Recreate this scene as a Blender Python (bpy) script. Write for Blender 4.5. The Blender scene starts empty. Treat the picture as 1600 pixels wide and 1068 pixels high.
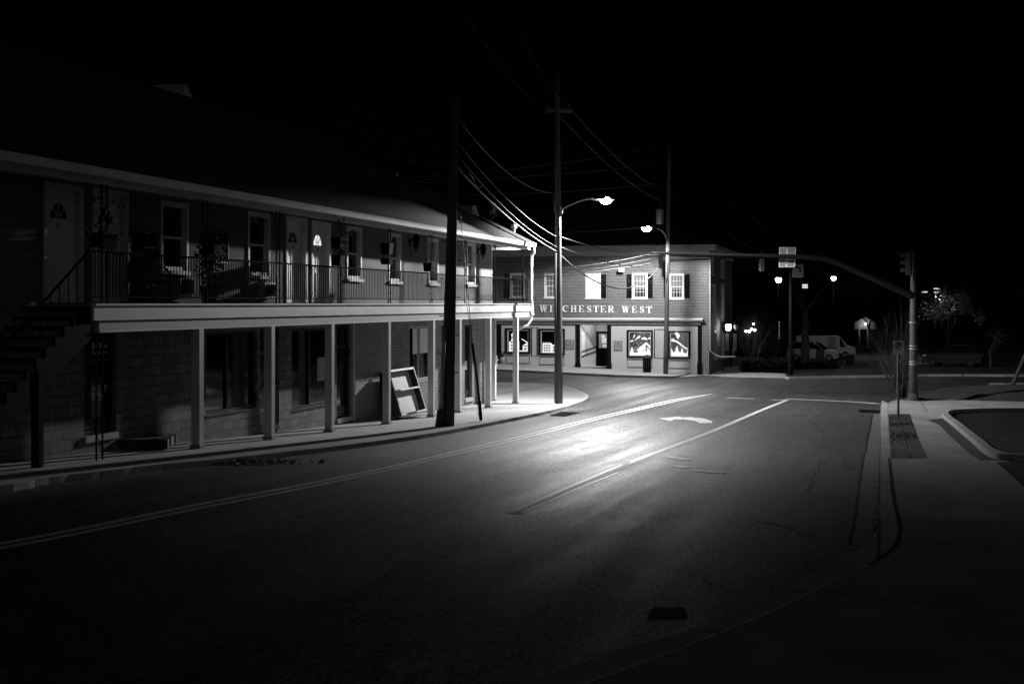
import bpy, bmesh, math, random
from mathutils import Vector, Matrix
random.seed(7)
V = Vector
sc = bpy.context.scene
COL = sc.collection
# ------------------------------------------------------------------ camera geometry
F = 2222.2                      # focal length in photo pixels (50 mm on 36 mm, 1600 px wide)
TH = math.atan(576 / F)         # the street axis (+Y) lies this far to the right of the view axis
EZ = 4.4
FWD = V((-math.sin(TH), math.cos(TH), 0)); RGT = V((math.cos(TH), math.sin(TH), 0))
EYE = V((0, 0, EZ))
def ray(px, py): return FWD + RGT * ((px - 800) / F) + V((0, 0, (474 - py) / F))
def onX(px, py, X): d = ray(px, py); return EYE + d * (X / d.x)
def onY(px, py, Y): d = ray(px, py); return EYE + d * (Y / d.y)
def atD(px, py, D): return EYE + ray(px, py) * D
# ------------------------------------------------------------------ ground profile
GP = [(-60, -.3), (-20, -.95), (0, -1.8), (10, -2.26), (18, -2.62), (25.6, -2.95), (32.5, -3.235), (36.7, -3.384), (43.5, -3.57),
      (50.9, -3.78), (60, -3.98), (70, -4.15), (80, -4.3), (90, -4.41), (104, -4.5), (150, -4.75), (400, -5.2), (900, -5.6)]
def _gs(y):
    for (a, za), (b, zb) in zip(GP, GP[1:]):
        if y <= b: return za + (zb - za) * (y - a) / (b - a)
    return GP[-1][1]
def _gy(y): return EZ + sum(_gs(y + k) for k in (-3, -1.5, 0, 1.5, 3)) / 5
def cl(v, a, b): return max(a, min(b, v))
def g(x, y):
    k = math.floor(y / 2) * 2; t = (y - k) / 2
    z = _gy(k) * (1 - t) + _gy(k + 2) * t
    return z + cl((-17.8 - x) * .036, -.22, .35) * cl((y - 66) / 24, 0, 1)
def onG(px, py, off=0.):
    d = ray(px, py); a = 2.; t = 2.
    while t < 500:
        p = EYE + d * t
        if p.z < g(p.x, p.y) + off: break
        a = t; t += .5
    b = t
    for _ in range(30):
        m = (a + b) / 2; p = EYE + d * m
        if p.z < g(p.x, p.y) + off: b = m
        else: a = m
    p = EYE + d * b
    return V((p.x, p.y, g(p.x, p.y) + off))
# ------------------------------------------------------------------ materials
def nt(name):
    m = bpy.data.materials.new(name); m.use_nodes = True
    t = m.node_tree; return m, t, t.nodes['Principled BSDF']
def lk(t, a, b): t.links.new(a, b)
def mth(t, op, a, b=None, c=None, clamp=False):
    n = t.nodes.new('ShaderNodeMath'); n.operation = op; n.use_clamp = clamp
    for i, x in enumerate((a, b, c)):
        if x is None: continue
        if isinstance(x, (int, float)): n.inputs[i].default_value = x
        else: lk(t, x, n.inputs[i])
    return n.outputs[0]
def position(t, sc3=(1, 1, 1)):
    p = t.nodes.new('ShaderNodeNewGeometry').outputs['Position']
    if sc3 == (1, 1, 1): return p
    v = t.nodes.new('ShaderNodeVectorMath'); v.operation = 'MULTIPLY'; v.inputs[1].default_value = sc3
    lk(t, p, v.inputs[0]); return v.outputs[0]
def noise(t, vec, scale, det=3, rough=.6):
    n = t.nodes.new('ShaderNodeTexNoise'); n.inputs['Scale'].default_value = scale; n.inputs['Detail'].default_value = det
    n.inputs['Roughness'].default_value = rough; lk(t, vec, n.inputs['Vector']); return n.outputs['Fac']
def bump(t, b, h, strength, dist):
    n = t.nodes.new('ShaderNodeBump'); n.inputs['Strength'].default_value = strength; n.inputs['Distance'].default_value = dist
    lk(t, h, n.inputs['Height']); lk(t, n.outputs[0], b.inputs['Normal'])
def grey(t, b, f):
    c = t.nodes.new('ShaderNodeCombineColor'); [lk(t, f, c.inputs[i]) for i in range(3)]
    lk(t, c.outputs[0], b.inputs['Base Color'])
def setv(b, col, rough, spec, metal):
    b.inputs['Base Color'].default_value = (col, col, col, 1); b.inputs['Roughness'].default_value = rough
    b.inputs['Specular IOR Level'].default_value = spec; b.inputs['Metallic'].default_value = metal
def mat(name, col, rough=.7, var=.2, scale=3., sc3=(1, 1, 1), bmp=0, bscale=40, bdist=.01, spec=.4, metal=0., fine=0., emit=0.):
    m, t, b = nt(name); setv(b, col, rough, spec, metal)
    v = position(t, sc3); n = noise(t, v, scale, 4)
    f = mth(t, 'MULTIPLY_ADD', n, 2 * var * col * 1.8, col * (1 - var * 1.8))
    if fine:
        n2 = noise(t, position(t), 60, 2); f = mth(t, 'MULTIPLY', f, mth(t, 'MULTIPLY_ADD', n2, 2 * fine, 1 - fine))
    f = mth(t, 'MAXIMUM', f, .002)
    grey(t, b, f)
    if bmp: bump(t, b, noise(t, position(t, sc3), bscale, 3), bmp, bdist)
    if emit:
        b.inputs['Emission Color'].default_value = (1, 1, 1, 1); b.inputs['Emission Strength'].default_value = emit
    return m
def emi(name, s):
    m, t, b = nt(name); setv(b, .8, .5, .2, 0)
    b.inputs['Emission Color'].default_value = (1, 1, 1, 1)
    f = mth(t, 'MULTIPLY_ADD', noise(t, position(t), 2.5, 3), .35 * s, s * .83)
    lk(t, f, b.inputs['Emission Strength']); return m
def bricks(name, axis, c1, c2, cm, bw, rh, mortar, rough=.85, offset=.5, warp=0., bmp=.5, var=.3, dirt=0., squash=1., sqf=2):
    m, t, b = nt(name); setv(b, c1, rough, .3, 0)
    s = t.nodes.new('ShaderNodeSeparateXYZ'); p = position(t); lk(t, p, s.inputs[0])
    c = t.nodes.new('ShaderNodeCombineXYZ')
    if axis == 'x': lk(t, s.outputs[1], c.inputs[0]); lk(t, s.outputs[2], c.inputs[1])
    elif axis == 'y': lk(t, s.outputs[0], c.inputs[0]); lk(t, s.outputs[2], c.inputs[1])
    else: lk(t, s.outputs[1], c.inputs[0]); lk(t, s.outputs[0], c.inputs[1])
    vec = c.outputs[0]
    if warp:
        nn = t.nodes.new('ShaderNodeTexNoise'); nn.inputs['Scale'].default_value = 1.7; lk(t, vec, nn.inputs['Vector'])
        a = t.nodes.new('ShaderNodeVectorMath'); a.operation = 'MULTIPLY_ADD'; a.inputs[1].default_value = (warp, warp, 0)
        lk(t, nn.outputs['Color'], a.inputs[0]); lk(t, vec, a.inputs[2]); vec = a.outputs[0]
    k = t.nodes.new('ShaderNodeTexBrick'); k.offset = offset; k.squash = squash; k.squash_frequency = sqf
    k.inputs['Scale'].default_value = 1; k.inputs['Brick Width'].default_value = bw; k.inputs['Row Height'].default_value = rh
    k.inputs['Mortar Size'].default_value = mortar; k.inputs['Mortar Smooth'].default_value = .3
    for i, cc in (('Color1', c1), ('Color2', c2), ('Mortar', cm)): k.inputs[i].default_value = (cc, cc, cc, 1)
    lk(t, vec, k.inputs['Vector'])
    r = t.nodes.new('ShaderNodeRGBToBW'); lk(t, k.outputs['Color'], r.inputs[0])
    f = mth(t, 'MULTIPLY', r.outputs[0], mth(t, 'MULTIPLY_ADD', noise(t, p, 1.3, 5), 2 * var, 1 - var))
    f = mth(t, 'MULTIPLY', f, mth(t, 'MULTIPLY_ADD', noise(t, p, 28, 3), .5, .75))
    if dirt: f = mth(t, 'MULTIPLY', f, mth(t, 'MULTIPLY_ADD', noise(t, position(t, (1, 1, .12)), 3.5, 3), dirt * 2, 1 - dirt))
    grey(t, b, f)
    h = mth(t, 'SUBTRACT', mth(t, 'MULTIPLY', noise(t, p, 25, 3), .35), k.outputs['Fac'])
    bump(t, b, h, bmp, .015)
    return m
def asphalt(name, base, r0, spec=.22):
    m, t, b = nt(name); setv(b, base, .6, spec, 0)
    p = position(t)
    mp = t.nodes.new('ShaderNodeMapping'); mp.vector_type = 'POINT'; mp.inputs['Rotation'].default_value = (0, 0, -TH); mp.inputs['Scale'].default_value = (1, .17, 1); lk(t, p, mp.inputs[0])
    grain = noise(t, mp.outputs[0], 46, 2, .75); gr2 = noise(t, mp.outputs[0], 19, 2, .6); big = noise(t, p, .45, 5, .6)
    st = noise(t, position(t, (1.15, .035, 1)), 1.0, 3, .55)
    mid = noise(t, position(t, (1, .35, 1)), 2.2, 4, .6)
    s = mth(t, 'MULTIPLY_ADD', st, 2.6, -.8, True)
    f = mth(t, 'MULTIPLY', mth(t, 'MAXIMUM', mth(t, 'MULTIPLY_ADD', mth(t, 'ADD', grain, mth(t, 'MULTIPLY', gr2, .25)), 9., -4.6), .1), mth(t, 'MULTIPLY_ADD', big, .8, .6))
    lk(t, mth(t, 'MULTIPLY', mth(t, 'MINIMUM', mth(t, 'MAXIMUM', f, .15), 2.5), spec), b.inputs['Specular IOR Level'])
    f = mth(t, 'MULTIPLY', mth(t, 'MAXIMUM', f, .12), mth(t, 'MULTIPLY_ADD', s, .7, .65))
    f = mth(t, 'MULTIPLY', f, mth(t, 'MULTIPLY_ADD', mid, .8, .6))
    crk = t.nodes.new('ShaderNodeTexVoronoi'); crk.feature = 'DISTANCE_TO_EDGE'; crk.inputs['Scale'].default_value = .16
    wn = t.nodes.new('ShaderNodeTexNoise'); wn.inputs['Scale'].default_value = .9; wn.inputs['Detail'].default_value = 6; lk(t, p, wn.inputs['Vector'])
    wv = t.nodes.new('ShaderNodeVectorMath'); wv.operation = 'MULTIPLY_ADD'; wv.inputs[1].default_value = (2.6, 2.6, 0)
    lk(t, wn.outputs['Color'], wv.inputs[0]); lk(t, p, wv.inputs[2]); lk(t, wv.outputs[0], crk.inputs['Vector'])
    ck = mth(t, 'MULTIPLY_ADD', crk.outputs['Distance'], 70, -.1, True)
    ck = mth(t, 'MAXIMUM', ck, mth(t, 'MULTIPLY_ADD', noise(t, p, .3, 2), 6, -2.6, True))
    ck = mth(t, 'MULTIPLY_ADD', ck, .55, .45)
    spk = mth(t, 'MULTIPLY', mth(t, 'MULTIPLY_ADD', noise(t, mp.outputs[0], 44, 1), 14, -9.6, True), 1.2)
    f = mth(t, 'ADD', mth(t, 'MULTIPLY', mth(t, 'MULTIPLY', f, ck), base), mth(t, 'MULTIPLY', spk, base * 3)); grey(t, b, f)
    r = mth(t, 'MULTIPLY_ADD', s, -.16, r0 + .16); r = mth(t, 'MULTIPLY_ADD', mid, .12, r); lk(t, r, b.inputs['Roughness'])
    bump(t, b, grain, .5, .007)
    return m
def glass_mat(name, refl, tint):
    m = bpy.data.materials.new(name); m.use_nodes = True; t = m.node_tree; t.nodes.clear()
    o = t.nodes.new('ShaderNodeOutputMaterial'); mx = t.nodes.new('ShaderNodeMixShader'); a = t.nodes.new('ShaderNodeBsdfTransparent')
    a.inputs[0].default_value = (tint, tint, tint, 1); gl = t.nodes.new('ShaderNodeBsdfGlossy'); gl.inputs['Roughness'].default_value = .02
    fr = t.nodes.new('ShaderNodeFresnel'); fr.inputs[0].default_value = 1.5
    lk(t, mth(t, 'MULTIPLY', fr.outputs[0], refl), mx.inputs[0]); lk(t, a.outputs[0], mx.inputs[1]); lk(t, gl.outputs[0], mx.inputs[2])
    lk(t, mx.outputs[0], o.inputs[0]); return m

M = dict(
    road=asphalt('asphalt_road', .062, .43, .38), lot=asphalt('asphalt_lot', .02, .65, .1), ground=mat('dark_earth', .02, .95, .4, .6, bmp=.5),
    conc=bricks('concrete_walk', 'z', .40, .35, .10, 1.5, 2.6, .012, .85, 0., .02, .25, .3), conc3=mat('old_concrete', .32, .85, .3, 1.3, (1, .5, 1), .4, 30, .01, fine=.4), conc2=mat('concrete_apron', .42, .8, .34, 1.1, (1, .35, 1), .4, 30, .01, fine=.4),
    kerb=bricks('concrete_kerb', 'z', .52, .44, .05, 1.8, 50., .02, .85, 0., .03, .4, .45), gutterpan=mat('concrete_gutter', .15, .8, .3, 1.2, (1, .5, 1), .3, 50, .006, fine=.3),
    paver=bricks('brick_pavers', 'z', .07, .04, .02, .45, .3, .02, .9, .5, .05, .9, .5),
    stone=bricks('ashlar_stone', 'x', .25, .16, .05, .40, .20, .010, .85, .37, .09, .6, .35, .25, .55, 3),
    smallbrick=bricks('painted_brick', 'x', .27, .21, .12, .24, .085, .010, .85, .5, .0, .5, .3, .3),
    brick=bricks('front_brick', 'y', .095, .06, .33, .27, .098, .014, .85, .5, 0, .4, .2),
    brickside=bricks('side_brick', 'x', .1, .07, .22, .27, .098, .014, .85, .5, 0, .4, .2),
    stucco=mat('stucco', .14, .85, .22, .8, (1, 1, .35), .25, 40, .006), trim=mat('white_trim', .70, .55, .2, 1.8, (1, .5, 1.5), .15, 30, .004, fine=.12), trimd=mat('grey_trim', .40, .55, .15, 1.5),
    post=mat('post_paint', .60, .55, .24, 2.4, (1, 1, .4), .2, 30, .004, fine=.15), door=mat('door_paint', .85, .45, .08, 2.), iron=mat('black_iron', .004, .9, .3, 8, spec=.03),
    glass=mat('dark_glass', .008, .06, .2, 1.5, spec=.7), glassd=mat('dim_glass', .02, .15, .3, 2, spec=.6), curtain=mat('curtain_glass', .12, .4, .08, 1.2, spec=.4),
    frame=mat('dark_metal', .02, .4, .2, 4), roof=bricks('roof_shingle', 'z', .045, .03, .015, .3, .16, .01, .95, .5, 0, .4, .4),
    wood=mat('pole_wood', .085, .85, .45, 5, (3, 3, .12), .6, 25, .02), woodd=mat('dark_pole_wood', .06, .9, .4, 5, (3, 3, .12), .6, 25, .02), galv=mat('galvanised', .32, .45, .2, 6, metal=.4), tar=mat('tar', .034, .8, .3, 3, spec=.15, fine=.4), gratem=mat('rusty_grate', .012, .85, .4, 9, spec=.05), cablek=mat('unlit_cable', .006, .8, .2, 4, spec=.05), cabled=mat('dim_cable', .012, .8, .2, 4, spec=.05), cable=mat('cable', .025, .5, .2, 4), cablel=mat('lit_cable', .08, .5, .2, 4), mast=mat('mast_paint', .007, .6, .2, 4, spec=.2), polep=mat('signal_pole_paint', .075, .6, .2, 4, spec=.2), leaflit=mat('lit_foliage', .4, .8, .5, 5),
    paint=mat('road_paint', .9, .5, .22, 2.2, (1, .6, 1), .3, 60, .004, fine=.5), road_worn=mat('worn_stripe', .06, .6, .4, 4., (1, .8, 1), fine=.5, spec=.25), paintold=mat('worn_paint', .22, .6, .45, 3., (1, .8, 1), .3, 60, .004, fine=.6),
    white=mat('white_paint', .78, .5, .08, 2), panel=mat('shop_panel', .47, .5, .12, .8), black=mat('black_paint', .006, .8, .3, 4, spec=.05), dgrey=mat('dark_grey', .05, .6, .3, 3, spec=.2),
    leaf=mat('foliage', .07, .8, .5, 5), bark=mat('bark', .05, .9, .4, 6, bmp=.5), mulch=mat('mulch', .05, .95, .6, 9, bmp=1, bscale=14, bdist=.05, fine=.4),
    sign=mat('sign_sheet', .85, .45, .12, 3), signd=mat('sign_grey', .22, .5, .15, 3), canvas=mat('board_face', .62, .7, .2, 2.5, bmp=.2), lens=emi('lamp_lens', 30), bulb=emi('bulb_glow', 25), lit=emi('pale_glow', .85), litdim=emi('dim_glow', .35),
    show=emi('glowing_display', .95), shopglass=glass_mat('shop_glass', .6, .95), car=mat('pale_car', .42, .3, .06, 1, spec=.6), van=mat('van_paint', .5, .45, .1, 1), carb=mat('black_car', .004, .3, .2, 1, spec=.15), tyre=mat('tyre', .012, .9, .2, 6),
    rubble=mat('rubble', .2, .9, .6, 8, bmp=.6), plaque=mat('plaque_face', .27, .5, .12, 5), plaquet=mat('plaque_ink', .07, .5, .1, 5), porcelit=mat('porch_white', .3, .6, .1, 2, emit=.0),
)
def mottled_glow():  # backing emits a mottled grey itself, in place of a lit background
    m, t, b = nt('glowing_backing'); setv(b, .1, .6, .3, 0); b.inputs['Emission Color'].default_value = (1, 1, 1, 1)
    n = mth(t, 'MULTIPLY_ADD', noise(t, position(t), 7, 5, .8), 3.2, -1.45, True); n2 = mth(t, 'MULTIPLY_ADD', noise(t, position(t), 1.2, 2), 1.4, -.3, True)
    lk(t, mth(t, 'MULTIPLY', mth(t, 'MULTIPLY', n, n2), .9), b.inputs['Emission Strength']); return m
M['mottled_glow'] = mottled_glow()
# ------------------------------------------------------------------ mesh helpers
BASE = {}
class MB:
    def __init__(s): s.v = []; s.f = []; s.mi = []; s.sm = []; s.m = 0
    def add(s, vs, fs, smooth=False):
        o = len(s.v); s.v += [V(p) for p in vs]
        for f in fs: s.f.append([i + o for i in f]); s.mi.append(s.m); s.sm.append(smooth)
        return s
    def hexa(s, p):
        return s.add(p, [(0, 3, 2, 1), (4, 5, 6, 7), (0, 1, 5, 4), (1, 2, 6, 5), (2, 3, 7, 6), (3, 0, 4, 7)])
    def box(s, a, b):
        x0, y0, z0 = a; x1, y1, z1 = b
        return s.hexa([(x0, y0, z0), (x1, y0, z0), (x1, y1, z0), (x0, y1, z0), (x0, y0, z1), (x1, y0, z1), (x1, y1, z1), (x0, y1, z1)])
    def obox(s, c, ax, ay, az):
        c = V(c); ax = V(ax); ay = V(ay); az = V(az)
        return s.hexa([c - ax - ay - az, c + ax - ay - az, c + ax + ay - az, c - ax + ay - az, c - ax - ay + az, c + ax - ay + az, c + ax + ay + az, c - ax + ay + az])
    def quad(s, *p): return s.add(p, [tuple(range(len(p)))])
    def tube(s, pts, r, n=6, caps=True, smooth=True):
        pts = [V(p) for p in pts]; k = len(pts)
        if not hasattr(r, '__len__'): r = [r] * k
        vs = []; prev = None
        for i, p in enumerate(pts):
            d = (pts[min(i + 1, k - 1)] - pts[max(i - 1, 0)]).normalized()
            up = V((0, 0, 1)) if abs(d.z) < .9 else V((0, 1, 0))
            a = d.cross(up).normalized(); b = a.cross(d)
            if prev is not None and a.dot(prev) < 0: a = -a; b = -b
            prev = a
            for j in range(n):
                t = 2 * math.pi * j / n; vs.append(p + (a * math.cos(t) + b * math.sin(t)) * r[i])
        fs = [(i * n + j, i * n + (j + 1) % n, (i + 1) * n + (j + 1) % n, (i + 1) * n + j) for i in range(k - 1) for j in range(n)]
        if caps: fs += [tuple(range(n))[::-1], tuple((k - 1) * n + j for j in range(n))]
        return s.add(vs, fs, smooth)
    def ball(s, c, r, n=10, sc3=(1, 1, 1)):
        c = V(c); rows = n // 2 + 1; vs = []; fs = []
        for i in range(rows):
            a = math.pi * i / (rows - 1)
            for j in range(n):
                t = 2 * math.pi * j / n
                vs.append(c + V((math.sin(a) * math.cos(t) * sc3[0], math.sin(a) * math.sin(t) * sc3[1], math.cos(a) * sc3[2])) * r)
        for i in range(rows - 1):
            for j in range(n): fs.append((i * n + j, (i + 1) * n + j, (i + 1) * n + (j + 1) % n, i * n + (j + 1) % n))
        return s.add(vs, fs, True)
    def lathe(s, c, prof, n=16):
        c = V(c); vs = [c + V((r * math.cos(2 * math.pi * j / n), r * math.sin(2 * math.pi * j / n), z)) for r, z in prof for j in range(n)]
        k = len(prof)
        fs = [(i * n + j, i * n + (j + 1) % n, (i + 1) * n + (j + 1) % n, (i + 1) * n + j) for i in range(k - 1) for j in range(n)]
        fs += [tuple(range(n))[::-1], tuple((k - 1) * n + j for j in range(n))]
        return s.add(vs, fs, True)
    def prism(s, poly, ext):
        n = len(poly); a = [V(p) for p in poly]; b = [p + V(ext) for p in a]
        return s.add(a + b, [tuple(range(n))[::-1], tuple(range(n, 2 * n))] + [(i, (i + 1) % n, n + (i + 1) % n, n + i) for i in range(n)])
    def build(s, name, mats, parent=None, fix=True):
        if not isinstance(mats, (list, tuple)): mats = [mats]
        me = bpy.data.meshes.new(name)
        if parent is not None: base = BASE[parent.name_full]
        else:
            xs = [p.x for p in s.v]; ys = [p.y for p in s.v]
            base = V(((min(xs) + max(xs)) / 2, (min(ys) + max(ys)) / 2, min(p.z for p in s.v)))
        me.from_pydata([p - base for p in s.v], [], s.f)
        for m in mats: me.materials.append(M[m] if isinstance(m, str) else m)
        for p, mi, sm in zip(me.polygons, s.mi, s.sm): p.material_index = mi; p.use_smooth = sm
        if fix:
            bm = bmesh.new(); bm.from_mesh(me); bmesh.ops.recalc_face_normals(bm, faces=bm.faces); bm.to_mesh(me); bm.free()
        o = bpy.data.objects.new(name, me); COL.objects.link(o)
        if parent is not None: o.parent = parent
        else: o.location = base
        BASE[o.name_full] = base
        return o
def tag(o, label, cat, group=None, kind=None):
    if label: o['label'] = label
    if cat: o['category'] = cat
    if group: o['group'] = group
    if kind: o['kind'] = kind
    return o
def thing(name, label, cat, loc, group=None):
    o = bpy.data.objects.new(name, None); COL.objects.link(o); o.location = loc; o.empty_display_size = .3
    BASE[o.name_full] = V(loc); return tag(o, label, cat, group)
def struct(o): o['kind'] = 'structure'; return o
class Fr:
    def __init__(s, o, U, N): s.o = V(o); s.U = V(U); s.N = V(N)
    def p(s, u, v, n=0.): q = s.o + s.U * u + s.N * n; return V((q.x, q.y, v))
    def box(s, mb, u0, u1, v0, v1, n0, n1):
        return mb.hexa([s.p(u0, v0, n0), s.p(u1, v0, n0), s.p(u1, v0, n1), s.p(u0, v0, n1), s.p(u0, v1, n0), s.p(u1, v1, n0), s.p(u1, v1, n1), s.p(u0, v1, n1)])
    def poly(s, mb, pts, n0, n1):
        return mb.prism([s.p(u, v, n0) for u, v in pts], s.N * (n1 - n0))
    def strip(s, mb, pts, w, n0, n1, closed=False):
        k = len(pts); L = []; R = []
        for i, (x, y) in enumerate(pts):
            if closed: a = pts[(i - 1) % k]; b = pts[(i + 1) % k]
            else: a = pts[max(i - 1, 0)]; b = pts[min(i + 1, k - 1)]
            dx, dy = b[0] - a[0], b[1] - a[1]; l = math.hypot(dx, dy) or 1
            ww = w[i] if hasattr(w, '__len__') else w
            L.append((x - dy / l * ww / 2, y + dx / l * ww / 2)); R.append((x + dy / l * ww / 2, y - dx / l * ww / 2))
        vs = [s.p(u, v, n1) for u, v in L] + [s.p(u, v, n1) for u, v in R] + [s.p(u, v, n0) for u, v in L] + [s.p(u, v, n0) for u, v in R]
        fs = []
        for i in range(k if closed else k - 1):
            j = (i + 1) % k
            fs += [(i, j, k + j, k + i), (i, 2 * k + i, 2 * k + j, j), (k + i, k + j, 3 * k + j, 3 * k + i)]
        if not closed: fs += [(0, k, 3 * k, 2 * k), (k - 1, 3 * k - 1, 4 * k - 1, 2 * k - 1)]
        return mb.add(vs, fs)
def wall(mb, fr, u0, u1, v0, v1, holes, depth):
    us = sorted({u0, u1, *[h[0] for h in holes], *[h[1] for h in holes]}); vs = sorted({v0, v1, *[h[2] for h in holes], *[h[3] for h in holes]})
    us = [u for u in us if u0 <= u <= u1]; vs = [v for v in vs if v0 <= v <= v1]
    for a, b in zip(us, us[1:]):
        for c, d in zip(vs, vs[1:]):
            um, vm = (a + b) / 2, (c + d) / 2
            if any(h[0] < um < h[1] and h[2] < vm < h[3] for h in holes): continue
            mb.quad(fr.p(a, c), fr.p(b, c), fr.p(b, d), fr.p(a, d))
    for a, b, c, d in holes:
        for q in (((a, c), (a, d)), ((b, c), (b, d)), ((a, c), (b, c)), ((a, d), (b, d))):
            (p0, p1) = q; mb.quad(fr.p(*p0), fr.p(*p1), fr.p(*p1, -depth), fr.p(*p0, -depth))
def spl(pts, n=8):
    out = []; P = [pts[0]] + list(pts) + [pts[-1]]
    for i in range(1, len(P) - 2):
        for j in range(n):
            t = j / n; p0, p1, p2, p3 = P[i - 1], P[i], P[i + 1], P[i + 2]
            out.append(tuple(.5 * (2 * b + (c - a) * t + (2 * a - 5 * b + 4 * c - d) * t * t + (3 * b - a - 3 * c + d) * t ** 3) for a, b, c, d in zip(p0, p1, p2, p3)))
    out.append(tuple(pts[-1])); return out
def gpoly(name, pts, off, mname, skirt=0., xcut=False):
    """a sheet of the setting that follows the ground: pts are world x, y"""
    bm = bmesh.new(); f = bm.faces.new([bm.verts.new((p[0], p[1], 0)) for p in pts])
    if f.normal.z < 0 or True: bmesh.ops.recalc_face_normals(bm, faces=bm.faces)
    bmesh.ops.triangulate(bm, faces=bm.faces)
    ys = [p[1] for p in pts]; y = math.ceil(min(ys) / 2) * 2
    while y < min(max(ys), 160):
        bmesh.ops.bisect_plane(bm, geom=bm.verts[:] + bm.edges[:] + bm.faces[:], plane_co=(0, y, 0), plane_no=(0, 1, 0)); y += 2
    if xcut:
        for x in (-27.5, -25, -22, -20, -17.8, -15, -13, -11.7):
            bmesh.ops.bisect_plane(bm, geom=bm.verts[:] + bm.edges[:] + bm.faces[:], plane_co=(x, 0, 0), plane_no=(1, 0, 0))
    for v in bm.verts: v.co.z = g(v.co.x, v.co.y) + off
    if skirt:
        be = [e for e in bm.edges if e.is_boundary]
        r = bmesh.ops.extrude_edge_only(bm, edges=be)
        for v in r['geom']:
            if isinstance(v, bmesh.types.BMVert): v.co.z -= skirt
    for fc in bm.faces:
        if abs(fc.normal.z) > .5 and fc.normal.z < 0: fc.normal_flip()
    c = V((sum(p[0] for p in pts) / len(pts), sum(ys) / len(pts), 0)); c.z = g(c.x, c.y)
    for v in bm.verts: v.co -= c
    me = bpy.data.meshes.new(name); bm.to_mesh(me); bm.free(); me.materials.append(M[mname])
    o = bpy.data.objects.new(name, me); COL.objects.link(o); o.location = c; BASE[o.name_full] = c
    return struct(o)
def pg(px, py, off=0.): p = onG(px, py, off); return (p.x, p.y)
def text(body, size, fr, u, v, n, mname, parent, name='lettering', align='LEFT', depth=.004):
    cu = bpy.data.curves.new(name, 'FONT'); cu.body = body; cu.size = size; cu.extrude = depth; cu.align_x = align; cu.resolution_u = 3
    tmp = bpy.data.objects.new('tmp_text', cu); COL.objects.link(tmp); bpy.context.view_layer.update()
    me = bpy.data.meshes.new_from_object(tmp.evaluated_get(bpy.context.evaluated_depsgraph_get()))
    bpy.data.objects.remove(tmp); bpy.data.curves.remove(cu)
    b = BASE[parent.name_full]
    for q in me.vertices:
        p = fr.p(u + q.co.x, v + q.co.y, n + q.co.z); q.co = p - b
    me.materials.clear(); me.materials.append(M[mname])
    o = bpy.data.objects.new(name, me); COL.objects.link(o); o.parent = parent; BASE[o.name_full] = b
    return o

# ================================================================== SETTING
XS = [-300, -120, -60, -40, -27.5, -25, -22, -20, -17.8, -15, -13, -11.7, -10, -6, -2, 2, 6, 12, 20, 40, 100, 300]
YS = [-58, -40, -20] + [2 * k for k in range(-5, 60)] + [124, 132, 140, 150, 170, 200, 260, 340, 460, 640, 880]
mb = MB(); nx = len(XS)
mb.add([(x, y, g(x, y) - .02) for y in YS for x in XS], [(j * nx + i, j * nx + i + 1, (j + 1) * nx + i + 1, (j + 1) * nx + i) for j in range(len(YS) - 1) for i in range(nx - 1)])
struct(mb.build('ground', 'ground'))
# the road: our street plus the cross street (skirts the buildings' corners below the walks)
gpoly('road', [(-13.2, -56), (30, -56), (30, 60), (70, 60), (70, 92), (6, 92), (6, 140), (-3, 140), (-3, 92.3), (-70, 92.3), (-70, 66), (-15, 66), (-13.2, 56)], 0., 'road', 0, True)
# left walk, kerb line read off the photograph
kl = [pg(*p) for p in ((-40, 775), (60, 758), (160, 745), (260, 733), (345, 725), (440, 714), (540, 702), (640, 688), (720, 674), (790, 660), (840, 650), (880, 640), (905, 632), (919, 625), (917, 619), (900, 611), (880, 605), (850, 602), (800, 600.5), (740, 600))]
kl = [(kl[0][0] - .4, 5.)] + kl
kls = spl(kl, 6)
def inset(path, d):
    out = []
    for i, p in enumerate(path):
        a = V(path[max(i - 1, 0)]); b = V(path[min(i + 1, len(path) - 1)]); t = (b - a); t = V((-t.y, t.x)).normalized() * d
        out.append((p[0] + t.x, p[1] + t.y))
    return out
rnd = random.Random(3)
krough = [(p[0] + rnd.uniform(-.02, .02), p[1]) for p in kls]
kin = inset(kls, .17)
gpoly('kerb', krough + kin[::-1], .10, 'kerb', .25, True)
gpoly('sidewalk', [(-15.5, 5)] + inset(kls, .16) + [(-34, 69.5), (-34, 58), (-15.5, 52)], .094, 'conc', .2, True)
# right side: gutter pan, kerb, walk, planting strip, parking lot kerb, apron
face = spl([pg(*p, .07) for p in ((1378, 628), (1376, 645), (1375, 700), (1373, 760), (1374, 800), (1373, 830), (1362, 850), (1330, 878), (1280, 905), (1180, 955), (1080, 1002), (960, 1040), (700, 1130))], 6)
back = [pg(*p, .14) for p in ((1388, 630), (1387, 645), (1391, 700), (1395, 760), (1399, 800), (1405, 828), (1398, 852), (1360, 880), (1310, 905), (1205, 955), (1100, 998), (990, 1040), (740, 1130))]
backs = spl(back, 6)
gpoly('kerb', face + backs[::-1], .15, 'kerb', .3)
walkr = backs + [pg(1000, 1250), (30, 6), (30, 50)] + [pg(*p, .14) for p in ((1640, 612), (1530, 619), (1480, 624), (1437, 626.5), (1415, 625), (1402, 624), (1394, 626))]
gpoly('sidewalk', walkr, .141, 'conc2', .3)
pan = spl([pg(*p) for p in ((1364, 648), (1358, 680), (1350, 722), (1343, 770), (1338, 810), (1330, 850))], 5)
panr = spl([pg(*p) for p in ((1376, 645), (1374.5, 700), (1372.5, 760), (1373.5, 800), (1372, 832), (1352, 858))], 5)
gpoly('gutter', pan + panr[::-1], .005, 'gutterpan')
crk = [(p[0] - .035 + rnd.uniform(-.012, .012), p[1]) for p in pan]
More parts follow.
